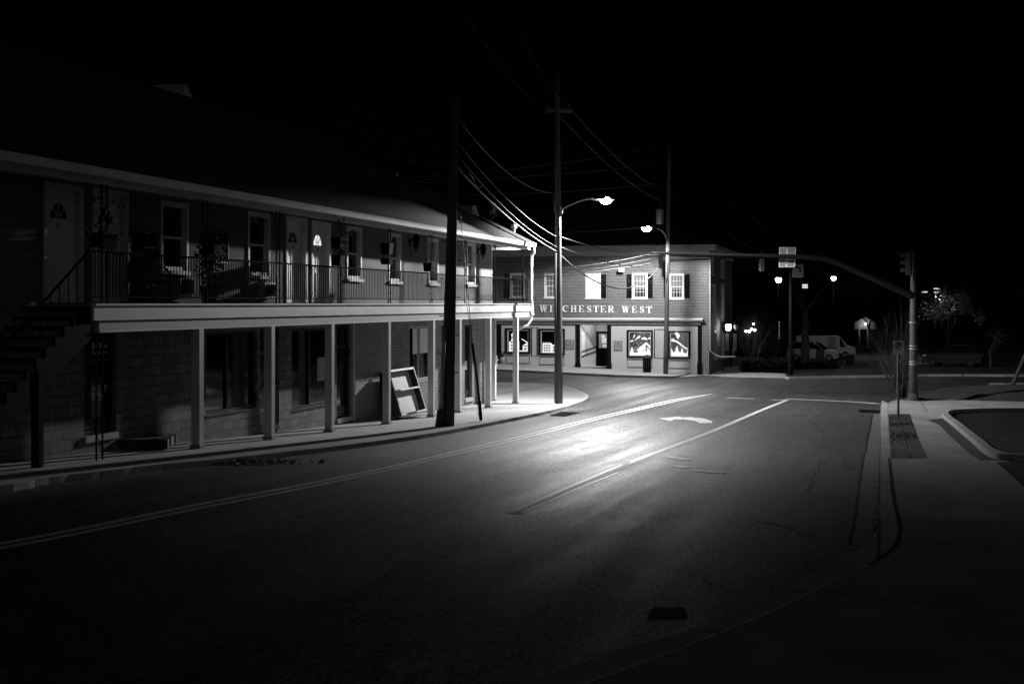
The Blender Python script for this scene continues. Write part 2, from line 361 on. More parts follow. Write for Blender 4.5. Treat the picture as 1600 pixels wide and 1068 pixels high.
gpoly('gutter_seam', [(p[0] + .035, p[1]) for p in crk] + crk[::-1], .009, 'black')
for (a, b) in (((1341, 752), (1372, 754)), ((1339, 776), (1372, 774)), ((1337, 811), (1372, 811))):
    A, B = pg(*a), pg(*b); gpoly('gutter_seam', [A, B, (B[0], B[1] + .035), (A[0], A[1] + .035)], .009, 'black')
def seam(pts, w=.02, off=.146, m='black'):
    P = [pg(px, py, .14) for px, py in pts]; P = [(p[0] + rnd.uniform(-.004, .004), p[1] + rnd.uniform(-.004, .004)) for p in spl(P, 6)]
    gpoly('sidewalk_seam', inset(P, w / 2) + inset(P, -w / 2)[::-1], off, m)
seam(((1389, 716), (1392, 745), (1396, 780), (1402, 805), (1406, 828), (1398, 855), (1362, 882)), .035, .154)
gpoly('sidewalk', [pg(*p, .14) for p in ((1406, 813), (1480, 812), (1590, 815), (1700, 818), (1900, 1000), (1400, 1250), (1000, 1250), (748, 1128), (996, 1041), (1104, 999), (1208, 957), (1313, 907), (1363, 882), (1400, 854), (1407.5, 830))], .1445, 'conc3')
seam(((1405, 812), (1480, 811), (1590, 814))); seam(((1422, 653), (1450, 655), (1482, 654))); seam(((1445, 697.5), (1475, 698), (1505, 698.5)))
seam(((1439, 628), (1444, 636), (1449, 643.5))); seam(((1290, 921), (1330, 930), (1450, 944), (1600, 962))); seam(((1410, 846), (1480, 850), (1598, 862)))
gpoly('planting_strip_bed', [pg(*p, .14) for p in ((1388.5, 647), (1421, 646.5), (1449, 716), (1391.5, 716))], .147, 'paver'); pass
lotk = spl([pg(*p, .24) for p in ((1700, 639), (1560, 638.5), (1498, 640.5), (1484, 642.5), (1483, 648), (1500, 661), (1530, 684), (1553, 702), (1575, 710), (1610, 710.5), (1720, 711))], 6)
gpoly('parking_lot', lotk, .146, 'lot')
gpoly('parking_kerb', inset(lotk, -.18) + lotk[::-1], .27, 'kerb', .2)
gpoly('planting_strip_bed', [pg(*p, .14) for p in ((1450, 656), (1483, 652), (1500, 667), (1530, 690), (1556, 711), (1560, 719), (1530, 718.5), (1518, 711), (1491, 687), (1468, 664))], .1475, 'mulch')
gpoly('driveway', [pg(*p, .14) for p in ((1556, 722), (1600, 760), (1700, 850), (1900, 850), (1900, 716))], .147, 'lot')
# the walk in front of the brick building and the far kerb of the cross street
wf = spl([pg(*p, .1) for p in ((600, 569), (700, 573), (780, 577.5), (850, 580.5), (960, 586), (1052, 588.5))], 4)
wf2 = [pg(*p, .02) for p in ((1060, 586.5), (1110, 586), (1150, 588.5), (1230, 590))]
gpoly('sidewalk', wf + [(wf[-1][0] + .2, 100), (-60, 100)], .13, 'conc', .3, True)
gpoly('kerb', wf + inset(wf, .18)[::-1], .137, 'kerb', .3, True)
gpoly('sidewalk', [(wf[-1][0], wf[-1][1] + .4)] + wf2 + [pg(1226, 584), pg(1150, 580.5), (-10.0, 99), (wf[-1][0], 99)], .03, 'conc2', .1)
fk = [pg(*p, .1) for p in ((1232, 589.5), (1300, 588.2), (1390, 586.8), (1450, 585.6), (1530, 585.3), (1700, 586))]
gpoly('kerb', fk + inset(fk, .25)[::-1], .14, 'kerb', .2)
isl = [pg(*p, .1) for p in ((1545, 605), (1545, 601), (1620, 601), (1700, 603), (1700, 607))]
gpoly('kerb', isl, .2, 'kerb', .3)
# ------------------------------------------------ road markings
def marking(pts, w, m='paint', off=.005):
    w *= 1.1
    P = spl([pg(*p) for p in pts], 8); gpoly('road_marking', inset(P, w / 2) + inset(P, -w / 2)[::-1], off, m)
marking(((-60, 866), (60, 845.5), (200, 817), (330, 790), (455, 766), (605, 734.5), (760, 698), (900, 663), (1010, 637), (1065, 624.5), (1104, 617)), .12)
marking(((-60, 859), (60, 838.5), (200, 810.5), (330, 784), (455, 760.5), (605, 730), (760, 694), (900, 659.5), (1008, 634.5), (1060, 623), (1112, 615.5)), .12)
marking(((801, 800), (860, 773), (930, 743.5), (985, 720.5)), .075); marking(((805, 802), (860, 777.5), (930, 748.5), (985, 724)), .09, 'road_worn')
marking(((975, 726), (1000, 716), (1070, 690), (1140, 662), (1190, 640.5), (1230, 624.5)), .15)
marking(((816, 801), (860, 782), (910, 760), (965, 738)), .045)
marking(((796, 801.5), (806, 801), (817, 800.5)), .25, 'paintold')
marking(((1229, 623), (1290, 625.5), (1340, 628), (1372, 630.5)), .33)
marking(((1137, 621.3), (1178, 622.8)), .3); marking(((1205, 624.2), (1226, 624.8)), .3)
marking(((1222, 616), (1292, 619)), .25, 'paintold'); marking(((1238, 618.8), (1342, 624)), .2, 'paintold')
for a in (((1040, 713), (1058, 716), (1080, 719)), ((1053, 727.5), (1062, 729), (1074, 731)), ((1086, 735), (1110, 737.5), (1134, 739.3)), ((1090, 730.5), (1104, 731.3)), ((1128, 731), (1140, 731.5)),
          ((917, 604), (930, 606), (944, 606.3)), ((1060, 712), (1085, 714.5)), ((1190, 727), (1240, 739), (1290, 745)), ((898, 687), (915, 689), (929, 690)), ((740, 586.5), (795, 588), (830, 588.3))): marking(a, .09, 'paintold')
for a in (((1053, 727.5), (1062, 729), (1074, 731)), ((1088, 735.4), (1110, 737.7), (1133, 739.3)), ((1042, 713.4), (1058, 716), (1076, 718.5))): marking(a, .2, 'paint', .010)
def tar(pts, w=.035):
    P = [pg(*p) for p in pts]; P = [(p[0] + rnd.uniform(-.03, .03), p[1] + rnd.uniform(-.05, .05)) for p in spl(P, 7)]; ww = [w * rnd.uniform(.5, 1.3) for _ in P]
    L = inset(P, w / 2); gpoly('tar_seam', L + inset(P, -w / 2)[::-1], .0065, 'tar')
tar(((1036, 886), (1080, 899), (1125, 917), (1178, 934)), .014); tar(((1175, 812), (1230, 824), (1290, 842)), .025); tar(((1265, 655), (1300, 690), (1318, 720)), .03)
tar(((1285, 720), (1272, 742), (1262, 770)), .03); pass
gpoly('road_patch', [pg(*p) for p in ((1322, 706), (1347, 706), (1345, 735), (1315, 730))], .0045, 'tar')
# turn arrow
ar = [(1029, 653.3), (1064.6, 650.4), (1063, 652), (1080, 651.4), (1099, 653.6), (1113.5, 657.8), (1112.4, 661), (1093, 660.6), (1086.5, 657.4), (1069, 655.2), (1053, 655), (1048, 657.8)]
gpoly('road_marking', [pg(*p) for p in ar], .005, 'paint')
# iron drain covers set in the road
def drain(pts, label, bars):
    P = [onG(*p) for p in pts]; t = thing('storm_drain', label, 'drain cover', sum(P, V()) / 4)
    m = MB(); m.quad(*[p + V((0, 0, .009)) for p in P]); m.build('cover_plate', 'gratem' if bars else 'tar', t)
    for k in range(bars):
        a = P[0].lerp(P[1], (k + .5) / bars); b = P[3].lerp(P[2], (k + .5) / bars); s = (P[1] - P[0]) / bars * .22
        m = MB(); m.prism([a - s + V((0, 0, .014)), a + s + V((0, 0, .014)), b + s + V((0, 0, .014)), b - s + V((0, 0, .014))], (0, 0, .01)); m.build('grate_bar', 'gratem', t)
drain(((1341, 643.8), (1376, 645.5), (1376, 641), (1343, 639.8)), 'long barred storm grate in the road by the parking sign kerb', 12)
drain(((858, 649.5), (884, 650.5), (907, 644.5), (876, 643.6)), 'square dark drain cover by the lit corner kerb', 5)
drain(((1012, 966), (1074, 964), (1070, 950), (1020, 949)), 'dark square manhole plate in the shadowed near road', 0)
# ================================================================== LEFT BUILDING
XW, XP = -14.14, -12.95
LF = Fr((XW, 0, 0), (0, 1, 0), (1, 0, 0)); PF = Fr((XP, 0, 0), (0, 1, 0), (1, 0, 0))
def ly(px, X=XW): return onX(px, 474, X).y
def lz(px, py, X=XW): return onX(px, py, X).z
FLR = EZ
Y0, YE = 8.0, ly(768)
YB = ly(829, XP)
BL = thing('apartment_building', 'long two storey building with dark shops below and white balcony above, beside the street', 'building', (-19, 36, g(-19, 36)))
ups = []
def up_hole(a, b, top, bot=None):
    y0, y1 = ly(a), ly(b); zt = lz(a, top); zb = FLR + .02 if bot is None else lz(a, bot); ups.append((y0, y1, zb, zt)); return ups[-1]
DOORS = [(70, 125, 287), (146, 196, 296), (447.5, 477, 340), (487, 514, 347)]
WINS = [(252, 291, 317, 421), (388, 419, 333, 429), (542, 563, 356, 434.5), (608, 624.5, 366, 438.5), (669, 683, 374, 441.5), (729.5, 741.5, 380.5, 443.5)]
dh = [up_hole(*d) for d in DOORS]; wh = [up_hole(*w) for w in WINS]
ZT = FLR + 2.75
m = MB(); wall(m, LF, Y0, YE, FLR - .05, ZT, ups, .16)
m.quad((XW, YE, FLR - .05), (XW, YE, ZT), (-24.5, YE, ZT), (-24.5, YE, FLR - .05)); m.build('upper_wall', 'stucco', BL)
m = MB(); LF.box(m, YE - .1, YE + .012, FLR + .0, ZT, .002, .03); m.build('corner_trim', 'trimd', BL)
def arc(cx, cy, r, a0, a1, n=10, ry=None): return [(cx + r * math.cos(math.radians(a0 + (a1 - a0) * i / n)), cy + (ry or r) * math.sin(math.radians(a0 + (a1 - a0) * i / n))) for i in range(n + 1)]
DNUM = ['5', '6', '8', '10']
for i, (u0, u1, v0, v1) in enumerate(dh):
    m = MB(); LF.box(m, u0, u1, v0, v1 - .06, -.14, -.10)
    w = u1 - u0; gm = .1
    lw = w - .09
    for c in (0, 1):
        for (a, b) in ((.12, .78), (.88, 1.32)):
            x0 = u0 + .13 + c * (lw / 2 - .02); x1 = x0 + lw / 2 - .17
            LF.strip(m, [(x0, v0 + a), (x1, v0 + a), (x1, v0 + b), (x0, v0 + b)], .025, -.1, -.086, True)
    d = m.build('door', 'door', BL)
    if i == 3: d['label'] = 'pale door whose fanlight is lit'
    cx = (u0 + u1) / 2 + .0; cz = v0 + 1.5
    m = MB(); LF.poly(m, arc(cx, cz, .27, 0, 180, 14), -.098, -.092); m.build('fanlight', 'lit' if i == 3 else 'glass', d)
    m = MB(); LF.strip(m, arc(cx, cz, .28, 0, 180, 14), .03, -.1, -.082); LF.box(m, cx - .3, cx + .3, cz - .035, cz - .005, -.1, -.082)
    for k, a in enumerate((45, 90, 135)):
        c, s_ = math.cos(math.radians(a)), math.sin(math.radians(a)); LF.strip(m, [(cx + .09 * c, cz + .09 * s_), (cx + .265 * c, cz + .265 * s_)], .02, -.092, -.083)
    LF.strip(m, arc(cx, cz, .08, 0, 180, 8), .02, -.092, -.0835); m.build('muntins', 'door', d)
    text(DNUM[i], .12, LF, cx - .04, cz - .17, -.097, 'black', d, 'door_number')
    m = MB(); m.ball(LF.p(u0 + .1, v0 + .98, -.06), .035); m.build('door_knob', 'galv', d)
    m = MB(); LF.box(m, u0 - .06, u0 + .03, v0, v1 + .05, -.13, .03); LF.box(m, u1 - .03, u1 + .08, v0, v1 + .05, -.13, .03); LF.box(m, u0 + .03, u1 - .03, v1 - .06, v1 + .049, -.13, .028); m.build('door_frame', 'trim', d)
def sash_window(fr, u0, u1, v0, v1, bld, pane='glass', grid=0, depth=.1, trim='trim', cas=.06, sill=True):
    m = MB(); fr.box(m, u0 - cas, u0 + .03, v0 - .01, v1 + cas, -depth - .03, .03); fr.box(m, u1 - .03, u1 + cas, v0 - .01, v1 + cas, -depth - .03, .03)
    fr.box(m, u0 + .03, u1 - .03, v1 - .05, v1 + cas - .001, -depth - .03, .028); fr.box(m, u0 + .03, u1 - .03, v0 - .011, v0 + .07, -depth - .03, .01)
    w = m.build('window', trim, bld)
    if sill:
        m = MB(); fr.box(m, u0 - cas - .04, u1 + cas + .04, v0 - .09, v0 - .012, -.02, .08); m.build('sill', trim, w)
    vm = (v0 + v1) / 2
    m = MB(); fr.box(m, u0 + .03, u1 - .03, vm - .025, vm + .025, -depth - .02, -depth + .03)
    fr.box(m, u0 + .03, u0 + .065, v0 + .07, vm - .025, -depth - .02, -depth + .02); fr.box(m, u1 - .065, u1 - .03, v0 + .07, vm - .025, -depth - .02, -depth + .02)
    if grid:
        for h0, h1, nn in ((v0 + .07, vm - .025, -depth + .008), (vm + .025, v1 - .05, -depth + .006)):
            for k in range(1, grid): x = u0 + (u1 - u0) * k / grid; fr.box(m, x - .012, x + .012, h0, h1, -depth - .01, nn)
            z = (h0 + h1) / 2; fr.box(m, u0 + .066, u1 - .066, z - .012, z + .012, -depth - .01, nn + .003)
    m.build('sash', trim, w)
    m = MB(); m.quad(fr.p(u0, v0, -depth), fr.p(u1, v0, -depth), fr.p(u1, v1, -depth), fr.p(u0, v1, -depth)); m.build('pane', pane, w)
    return w
for i, h in enumerate(wh): sash_window(LF, *h, BL, ['glassd', 'glass', 'glass', 'glass', 'glassd', 'glassd'][i])
# wall units below two windows
for (a, b, t_, b_) in ((269, 293, 433, 463), (402.5, 422, 441, 466)):
    u0, u1, v0, v1 = ly(a), ly(b), lz(a, b_), lz(a, t_)
    m = MB(); LF.box(m, u0, u1, v0, v1, -.05, .16); o = m.build('air_conditioner', 'trimd', BL)
    m = MB(); n_ = 9
    for k in range(n_): z = v0 + .06 + (v1 - v0 - .12) * k / (n_ - 1); LF.box(m, u0 + .06, u1 - .05, z - .012, z + .012, .165, .172)
    m.build('grille', 'black', o)
    m = MB(); LF.strip(m, [(u0 + .03, v0 + .03), (u1 - .03, v0 + .03), (u1 - .03, v1 - .03), (u0 + .03, v1 - .03)], .04, .16, .18, True); m.build('bezel', 'trim', o)
# balcony slab with its white fascia
ys0 = ly(147, XP); m = MB()
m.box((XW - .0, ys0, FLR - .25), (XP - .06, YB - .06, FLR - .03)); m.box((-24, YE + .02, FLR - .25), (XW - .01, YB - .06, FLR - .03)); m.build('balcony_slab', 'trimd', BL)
m = MB(); m.box((XP - .06, ys0, FLR - .035), (XP + .035, YB + .035, FLR + .0)); m.box((-24, YB - .06, FLR - .036), (XP - .061, YB + .034, FLR - .001))
fa = m.build('fascia', 'trim', BL)
m = MB(); m.box((XP - .06, ys0 - .0, FLR - .29), (XP + .0, YB, FLR - .037)); m.box((-24, YB - .06, FLR - .289), (XP - .061, YB - .001, FLR - .037)); m.build('fascia_board', 'trim', fa)
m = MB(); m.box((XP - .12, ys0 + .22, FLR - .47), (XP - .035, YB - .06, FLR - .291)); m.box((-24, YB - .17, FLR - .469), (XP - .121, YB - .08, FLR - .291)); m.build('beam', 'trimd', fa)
m = MB(); m.box((XP - .13, ys0 + .22, FLR - .50), (XP - .012, YB - .03, FLR - .471)); m.build('bottom_trim', 'trim', fa)
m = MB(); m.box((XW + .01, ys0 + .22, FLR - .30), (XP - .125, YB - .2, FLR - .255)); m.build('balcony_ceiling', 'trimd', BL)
# posts under the balcony
def bpost(y, x=XP - .09, w=.09):
    zb = g(x, y) + .12; zt = FLR - .5
    m = MB(); m.box((x - w, y - w, zb), (x + w, y + w, zt)); o = m.build('porch_post', 'post', BL)
    m = MB(); m.box((x - w - .025, y - w - .025, zb - .02), (x + w + .025, y + w + .025, zb + .05)); m.build('post_foot', 'trimd', o)
for px in (315, 427, 520.5, 609, 678.5, 720, 767, 809.5): bpost(ly(px, XP))
bpost(YB - .25, -14.35)
# eave: gutter, frieze, roof
XG = -12.62; ZG = lz(400, 304, XG) ; YG = ly(838, XG)
m = MB(); m.prism([(XG - .12, Y0, ZG - .14), (XG - .02, Y0, ZG - .14), (XG, Y0, ZG - .05), (XG + .02, Y0, ZG), (XG - .12, Y0, ZG)], (0, YG - Y0, 0))
m.prism([(-25.2, YG - .12, ZG - .14), (-25.2, YG - .02, ZG - .14), (-25.2, YG, ZG - .05), (-25.2, YG + .02, ZG - .001), (-25.2, YG - .12, ZG - .001)], (25.2 + XG - .121, 0, 0)); m.build('roof_gutter', 'trim', BL)
m = MB(); m.box((XP - .12, Y0, FLR + 2.05), (XP, YB - .05, FLR + 2.19)); m.box((-24, YB - .17, FLR + 2.051), (XP - .121, YB - .05, FLR + 2.19)); m.build('eave_beam', 'trim', BL)
m = MB(); m.box((XW - .2, Y0, FLR + 2.19), (XG - .12, YG - .12, FLR + 2.22)); m.box((-25, YE + .01, FLR + 2.191), (XW - .21, YG - .12, FLR + 2.221)); m.build('soffit', 'trimd', BL)
RT = .565; RW = 6.3; e0 = (XG - .02, Y0, ZG + .01)
zr = ZG + .01 + RW * RT
m = MB(); yh = YG - RW
A, B_, C_, D_ = (XG, Y0, ZG + .012), (XG, YG, ZG + .012), (XG - 2 * RW, YG, ZG + .012), (XG - 2 * RW, Y0, ZG + .012); R0, R1 = (XG - RW, Y0, zr), (XG - RW, yh, zr)
m.quad(A, B_, R1, R0); m.quad(B_, C_, R1); m.quad(C_, D_, R0, R1); m.quad(A, R0, D_); rf = m.build('roof', 'roof', BL)
p = onX(291, 155, XG - RW); m = MB(); q0, q1 = ly(274, XG - RW), ly(311, XG - RW); zb = zr - .05; zt = lz(291, 131, XG - RW)
m.prism([(XG - RW, q0, zr - .1), (XG - RW, q1, zr - .4), (XG - RW, q0 + (q1 - q0) * .62, zt - .2), (XG - RW, q0 + (q1 - q0) * .45, zt), (XG - RW, q0 + (q1 - q0) * .35, zt - .25)], (-1.2, 0, 0)); m.build('roof_vent_gable', 'trimd', rf)
def roof_pt(px, py):      # on the end hip's front slope
    for s_ in range(1, 400):
        t = 30 + s_ * .1; q = EYE + ray(px, py) * t
        if q.x < XG and q.z < ZG + (XG - q.x) * RT: return q
    return atD(px, py, 52)
q = roof_pt(766, 349); k = atD(776, 336, (q - EYE).dot(FWD)); q2 = atD(770, 325, (q - EYE).dot(FWD))
dsh = thing('satellite_dish', 'small grey satellite dish on a bent arm at the hip of the balcony roof', 'satellite dish', q)
m = MB(); m.tube([q - V((0, 0, .1)), q + V((0, 0, .12)), k, q2], .022); m.build('mast', 'galv', dsh)
m = MB(); m.obox(q2, RGT * .1, FWD * .03, V((0, 0, .22))); m.ball(q2 + V((0, 0, .02)), .24, 10, (.55, .35, 1)); m.build('dish', 'galv', dsh)
q = roof_pt(803, 363); m = MB(); m.lathe(q - V((0, 0, .15)), [(.05, 0), (.05, .3), (.12, .3), (.12, .42), (.03, .46)], 10); m.build('vent_pipe', 'trimd', rf)
q = roof_pt(620, 277); m = MB(); m.tube([q - V((0, 0, .2)), q + V((0, 0, .18))], .05); m.build('vent_pipe', 'trimd', rf)
a = roof_pt(738, 336); m = MB(); m.prism([a + V((0, 0, -.25)), a + V((0, 1.7, -.75)), a + V((0, .5, .38)), a + V((0, 0, .34))], (-1.2, 0, 0)); m.build('roof_vent_box', 'trimd', rf)
# downpipe at the corner
cor = V((XG - .06, YG - .1, ZG - .12)); dq = onX(824, 402, XP - .02); db = onX(824, 490, XP - .02)
m = MB(); m.tube([cor, cor + V((0, 0, -.22)), V((XP + .02, YB + .1, dq.z + .08)), V((XP + .02, YB + .1, dq.z - .1)), V((XP + .02, YB + .1, db.z - .2)), V((XP - .1, YB + .02, db.z - .45)), V((XP - .6, YB + .02, db.z - .62))], .05, 8); m.build('downspout', 'trim', BL)
m = MB(); m.box((XP + .005, YB + .01, db.z - .05), (XP + .09, YB + .22, db.z + .02)); m.box((XP - .05, YB + .12, FLR - .45), (XP + .02, YB + .3, FLR - .15)); m.box((XP - .05, YB + .32, FLR - .4), (XP + .02, YB + .42, FLR + .1)); m.build('downspout_bracket', 'trim', BL)
# iron columns on the balcony
COLS = [164, 321, 435, 531, 609, 674, 728, 773.5, 817]
for px in COLS:
    y = ly(px, XP - .05); x = XP - .06; m = MB(); w = .095
    for s_ in (-1, 1): m.box((x - .012, y + s_ * w - .014, FLR), (x + .012, y + s_ * w + .014, FLR + 2.06))
    z = FLR + .15
    while z < FLR + 1.95:
        pts = [(y + .075 * math.sin(t * math.pi / 4) * (1 if int(z * 10) % 2 else -1), z + t * .035) for t in range(0, 9)]
        m.tube([(x, a_, b_) for a_, b_ in pts], .008, 4); z += .31
    m.build('iron_column', 'iron', BL)
# railing between the columns
yr = [ys0 + .02] + [ly(px, XP - .05) for px in COLS[1:-1]] + [YB - .08]
rails = []; nb = 0; restb = MB(); seg0 = None
for a_, b_ in zip(yr, yr[1:]):
    x = XP - .06; m = MB(); m.box((x - .02, a_ + .03, FLR + .88), (x + .02, b_ - .03, FLR + .915)); m.box((x - .012, a_ + .03, FLR + .10), (x + .012, b_ - .03, FLR + .125))
    r = m.build('railing', 'iron', BL); k = max(2, round((b_ - a_) / .118)); seg0 = seg0 or r
    for j in range(1, k):
        y = a_ + (b_ - a_) * j / k; mm = MB() if nb < 100 else restb
        mm.box((x - .0075, y - .0075, FLR + .126), (x + .0075, y + .0075, FLR + .879)); nb += 1
        if mm is not restb: mm.build('baluster', 'iron', r)
    last = r
for k in range(1, 11): x = XP - .06 - k * .115; restb.box((x - .0075, YB - .0875, FLR + .126), (x + .0075, YB - .0725, FLR + .879))
m = MB(); m.box((XW - .3, YB - .1, FLR + .88), (XP - .08, YB - .06, FLR + .915)); m.box((XW - .3, YB - .092, FLR + .1), (XP - .08, YB - .068, FLR + .125)); m.build('railing', 'iron', BL)
o = restb.build('balusters', 'iron', BL); o['kind'] = 'stuff'
# outside stair at the near end, rising to the balcony
sy0 = ys0 - .02; run, rise, ns = .268, .166, 15
m = MB(); prof = []
for k in range(ns): prof += [(sy0 - k * run, FLR - .05 - k * rise), (sy0 - (k + 1) * run, FLR - .05 - k * rise)]
low = prof[-1]; prof += [(low[0], low[1] - .45), (sy0 - 1.2, FLR - 1.25), (sy0, FLR - .6)]
m.prism([(XP - .12, u, v) for u, v in prof], (.07, 0, 0)); st = m.build('stair', 'black', BL)
for k in range(ns):
    m = MB(); m.box((XW + .02, sy0 - (k + 1) * run, FLR - .11 - k * rise), (XP - .13, sy0 - k * run + .02, FLR - .052 - k * rise)); m.build('tread', 'black', st)
m = MB(); hx = XP - .06; h0 = V((hx, ys0 + .02, FLR + .9)); h1 = V((hx, sy0 - 13 * run, FLR + .84 - 13 * rise)); m.tube([h0, h0 + V((0, -.1, -.02)), h1], .024, 6)
for k in range(13): y = sy0 - (k + .5) * run; m.box((hx - .0075, y - .0075, FLR - .05 - k * rise), (hx + .0075, y + .0075, FLR + .87 - (k + .3) * rise))
m.build('stair_railing', 'iron', BL)
m = MB(); yy = ly(67, XP); m.box((XP - .17, yy - .07, g(XP, yy) + .1), (XP - .03, yy + .07, FLR - 1.05)); m.build('stair_post', 'black', BL)
yy = ly(160, XP); m = MB()
for s_ in (-.1, .1): m.box((XP - .07, yy + s_ - .013, g(XP, yy) + .1), (XP - .045, yy + s_ + .013, FLR - .5))
z = g(XP, yy) + .3
while z < FLR - .7: m.tube([(XP - .058, yy + .075 * math.sin(t * math.pi / 4), z + t * .035) for t in range(9)], .008, 4); z += .31
m.build('iron_column', 'iron', BL)
m = MB(); A = [onG(p, q, .13) for p, q in ((150, 700), (262, 700), (285, 684), (180, 682))]; m.prism([A[0], A[1], A[2], A[3]], (0, 0, .17)); m.build('entrance_step', 'dgrey', BL)
# ground floor wall and its openings
GZ = lambda y: g(XW, y) + .13
lows = []
def lh(a, b, ta, bot): y0, y1 = ly(a), ly(b); lows.append((y0, y1, bot if isinstance(bot, float) and bot < 90 else lz(a, bot), lz(a, ta))); return lows[-1]
GW = [lh(322, 402, 518, 649), lh(456, 523, 514, 641), lh(640, 677, 510, 597), lh(690, 716.5, 506, 590)]
GD = [lh(131, 182, 516, 682), lh(406, 436, 513, 668), lh(526, 549.5, 508, 654), lh(726, 738, 508, 623)]
m = MB(); ysp = ly(551); wall(m, LF, Y0, ysp, -.8, FLR - .06, [h for h in lows if h[1] < ysp], .22); m.build('stone_wall', 'stone', BL)
m = MB(); wall(m, LF, ysp, YE, -.8, FLR - .06, [h for h in lows if h[0] > ysp], .22); m.quad((XW, YE, -.8), (XW, YE, FLR - .06), (-24.5, YE, FLR - .06), (-24.5, YE, -.8)); m.build('brick_wall', 'smallbrick', BL)
m = MB(); m.quad((-14.9, Y0, -1), (-14.9, YE, -1), (-14.9, YE, FLR - .1), (-14.9, Y0, FLR - .1)); m.build('shop_interior', 'black', BL)
m = MB(); m.box((XW - .03, ysp - .09, .5), (XW + .05, ysp + .07, FLR - .06)); m.build('pilaster', 'trimd', BL)
for i, (u0, u1, v0, v1) in enumerate(GW):
    m = MB(); LF.strip(m, [(u0 + .035, v0 + .035), (u1 - .035, v0 + .035), (u1 - .035, v1 - .035), (u0 + .035, v1 - .035)], .07, -.16, -.06, True)
    um = u0 + (u1 - u0) * .45; LF.box(m, um - .03, um + .03, v0 + .07, v1 - .07, -.16, -.07); w = m.build('shop_window', 'trimd' if i > 1 else 'frame', BL)
    m = MB(); LF.box(m, u0 - .02, u1 + .02, v0 - .05, v0 - .001, -.2, .02); m.build('sill', 'frame' if i < 2 else 'trimd', w)
    m = MB(); m.quad(LF.p(u0, v0, -.12), LF.p(u1, v0, -.12), LF.p(u1, v1, -.12), LF.p(u0, v1, -.12)); m.build('pane', 'glass', w)
    if i == 1:
        m = MB(); LF.box(m, u1 - .95, u1 - .32, v0 + .62, v1 - .78, -.113, -.108); m.build('window_poster', 'trimd', w)
    if i == 2:
        for (a_, b_) in ((.27, .44), (.56, .98)):
            m = MB(); LF.box(m, u0 + (u1 - u0) * a_, u0 + (u1 - u0) * b_, v0 + .85, v1 - .08, -.113, -.108); m.build('window_blind', 'white', w)
for i, (u0, u1, v0, v1) in enumerate(GD):
    m = MB(); LF.strip(m, [(u0 + .05, v0 + .05), (u1 - .05, v0 + .05), (u1 - .05, v1 - .05), (u0 + .05, v1 - .05)], .1, -.17, -.1, True)
    LF.box(m, u0 + .1, u1 - .1, v0 + .1, v0 + .3, -.17, -.115); LF.box(m, u0 + .1, u1 - .1, v1 - .62, v1 - .55, -.17, -.116); d = m.build('shop_door', 'frame', BL)
    m = MB(); m.quad(LF.p(u0, v0, -.14), LF.p(u1, v0, -.14), LF.p(u1, v1, -.14), LF.p(u0, v1, -.14)); m.build('pane', 'glass', d)
    m = MB(); m.tube([LF.p(u0 + .13, v0 + .95, -.1), LF.p(u0 + .13, v0 + .97, -.05), LF.p(u0 + .13, v0 + 1.35, -.05), LF.p(u0 + .13, v0 + 1.37, -.1)], .014, 6); m.build('door_handle', 'galv', d)
    m = MB(); LF.box(m, u0, u1, v0 - .12, v0 - .002, -.2, .05); m.build('threshold', 'trimd', d)
    if i == 0:
        h_ = v1 - v0
        for body, s_, z in (('Bu Kind', .19, 545), ('Ministry & Im', .105, 554), ('and Mon by', .115, 608.5), ('Saturday 3', .115, 614.5), ('443-', .17, 627)):
            text(body, s_, LF, ly(143.5, XW - .136), lz(143, z, XW - .136), -.136, 'sign', d, 'lettering')
    if i == 3:
        m = MB(); LF.box(m, u0 + .3, u0 + .75, v0 + 1.0, v0 + 1.3, -.135, -.13); m.build('door_notice', 'trim', d)
# coach lamps
for (px, py) in ((650, 378), (755, 391)):
    c = onX(px, py, XW + .22); m = MB(); m.lathe(c + V((0, 0, -.2)), [(.04, -.08), (.02, 0), (.09, .05), (.11, .3), (.13, .32), (.05, .42), (.01, .48)], 8)
    m.tube([(XW, c.y, c.z - .02), (XW + .12, c.y, c.z + .1), c + V((0, 0, .25))], .02, 6); m.box((XW, c.y - .05, c.z - .12), (XW + .03, c.y + .05, c.z + .12)); m.tube([(XW + .05, c.y, c.z - .1), (XW + .07, c.y, c.z - .45)], .012, 5); m.build('wall_lantern', 'iron', BL)
c = onX(798, 387.5, XW + .4); m = MB(); m.ball(c, .06, 12); bl = m.build('bulb', 'bulb', BL)
m = MB(); m.lathe(c + V((0, 0, .05)), [(.035, 0), (.05, .03), (.05, .25)], 8); m.build('bulb_socket', 'trimd', BL)
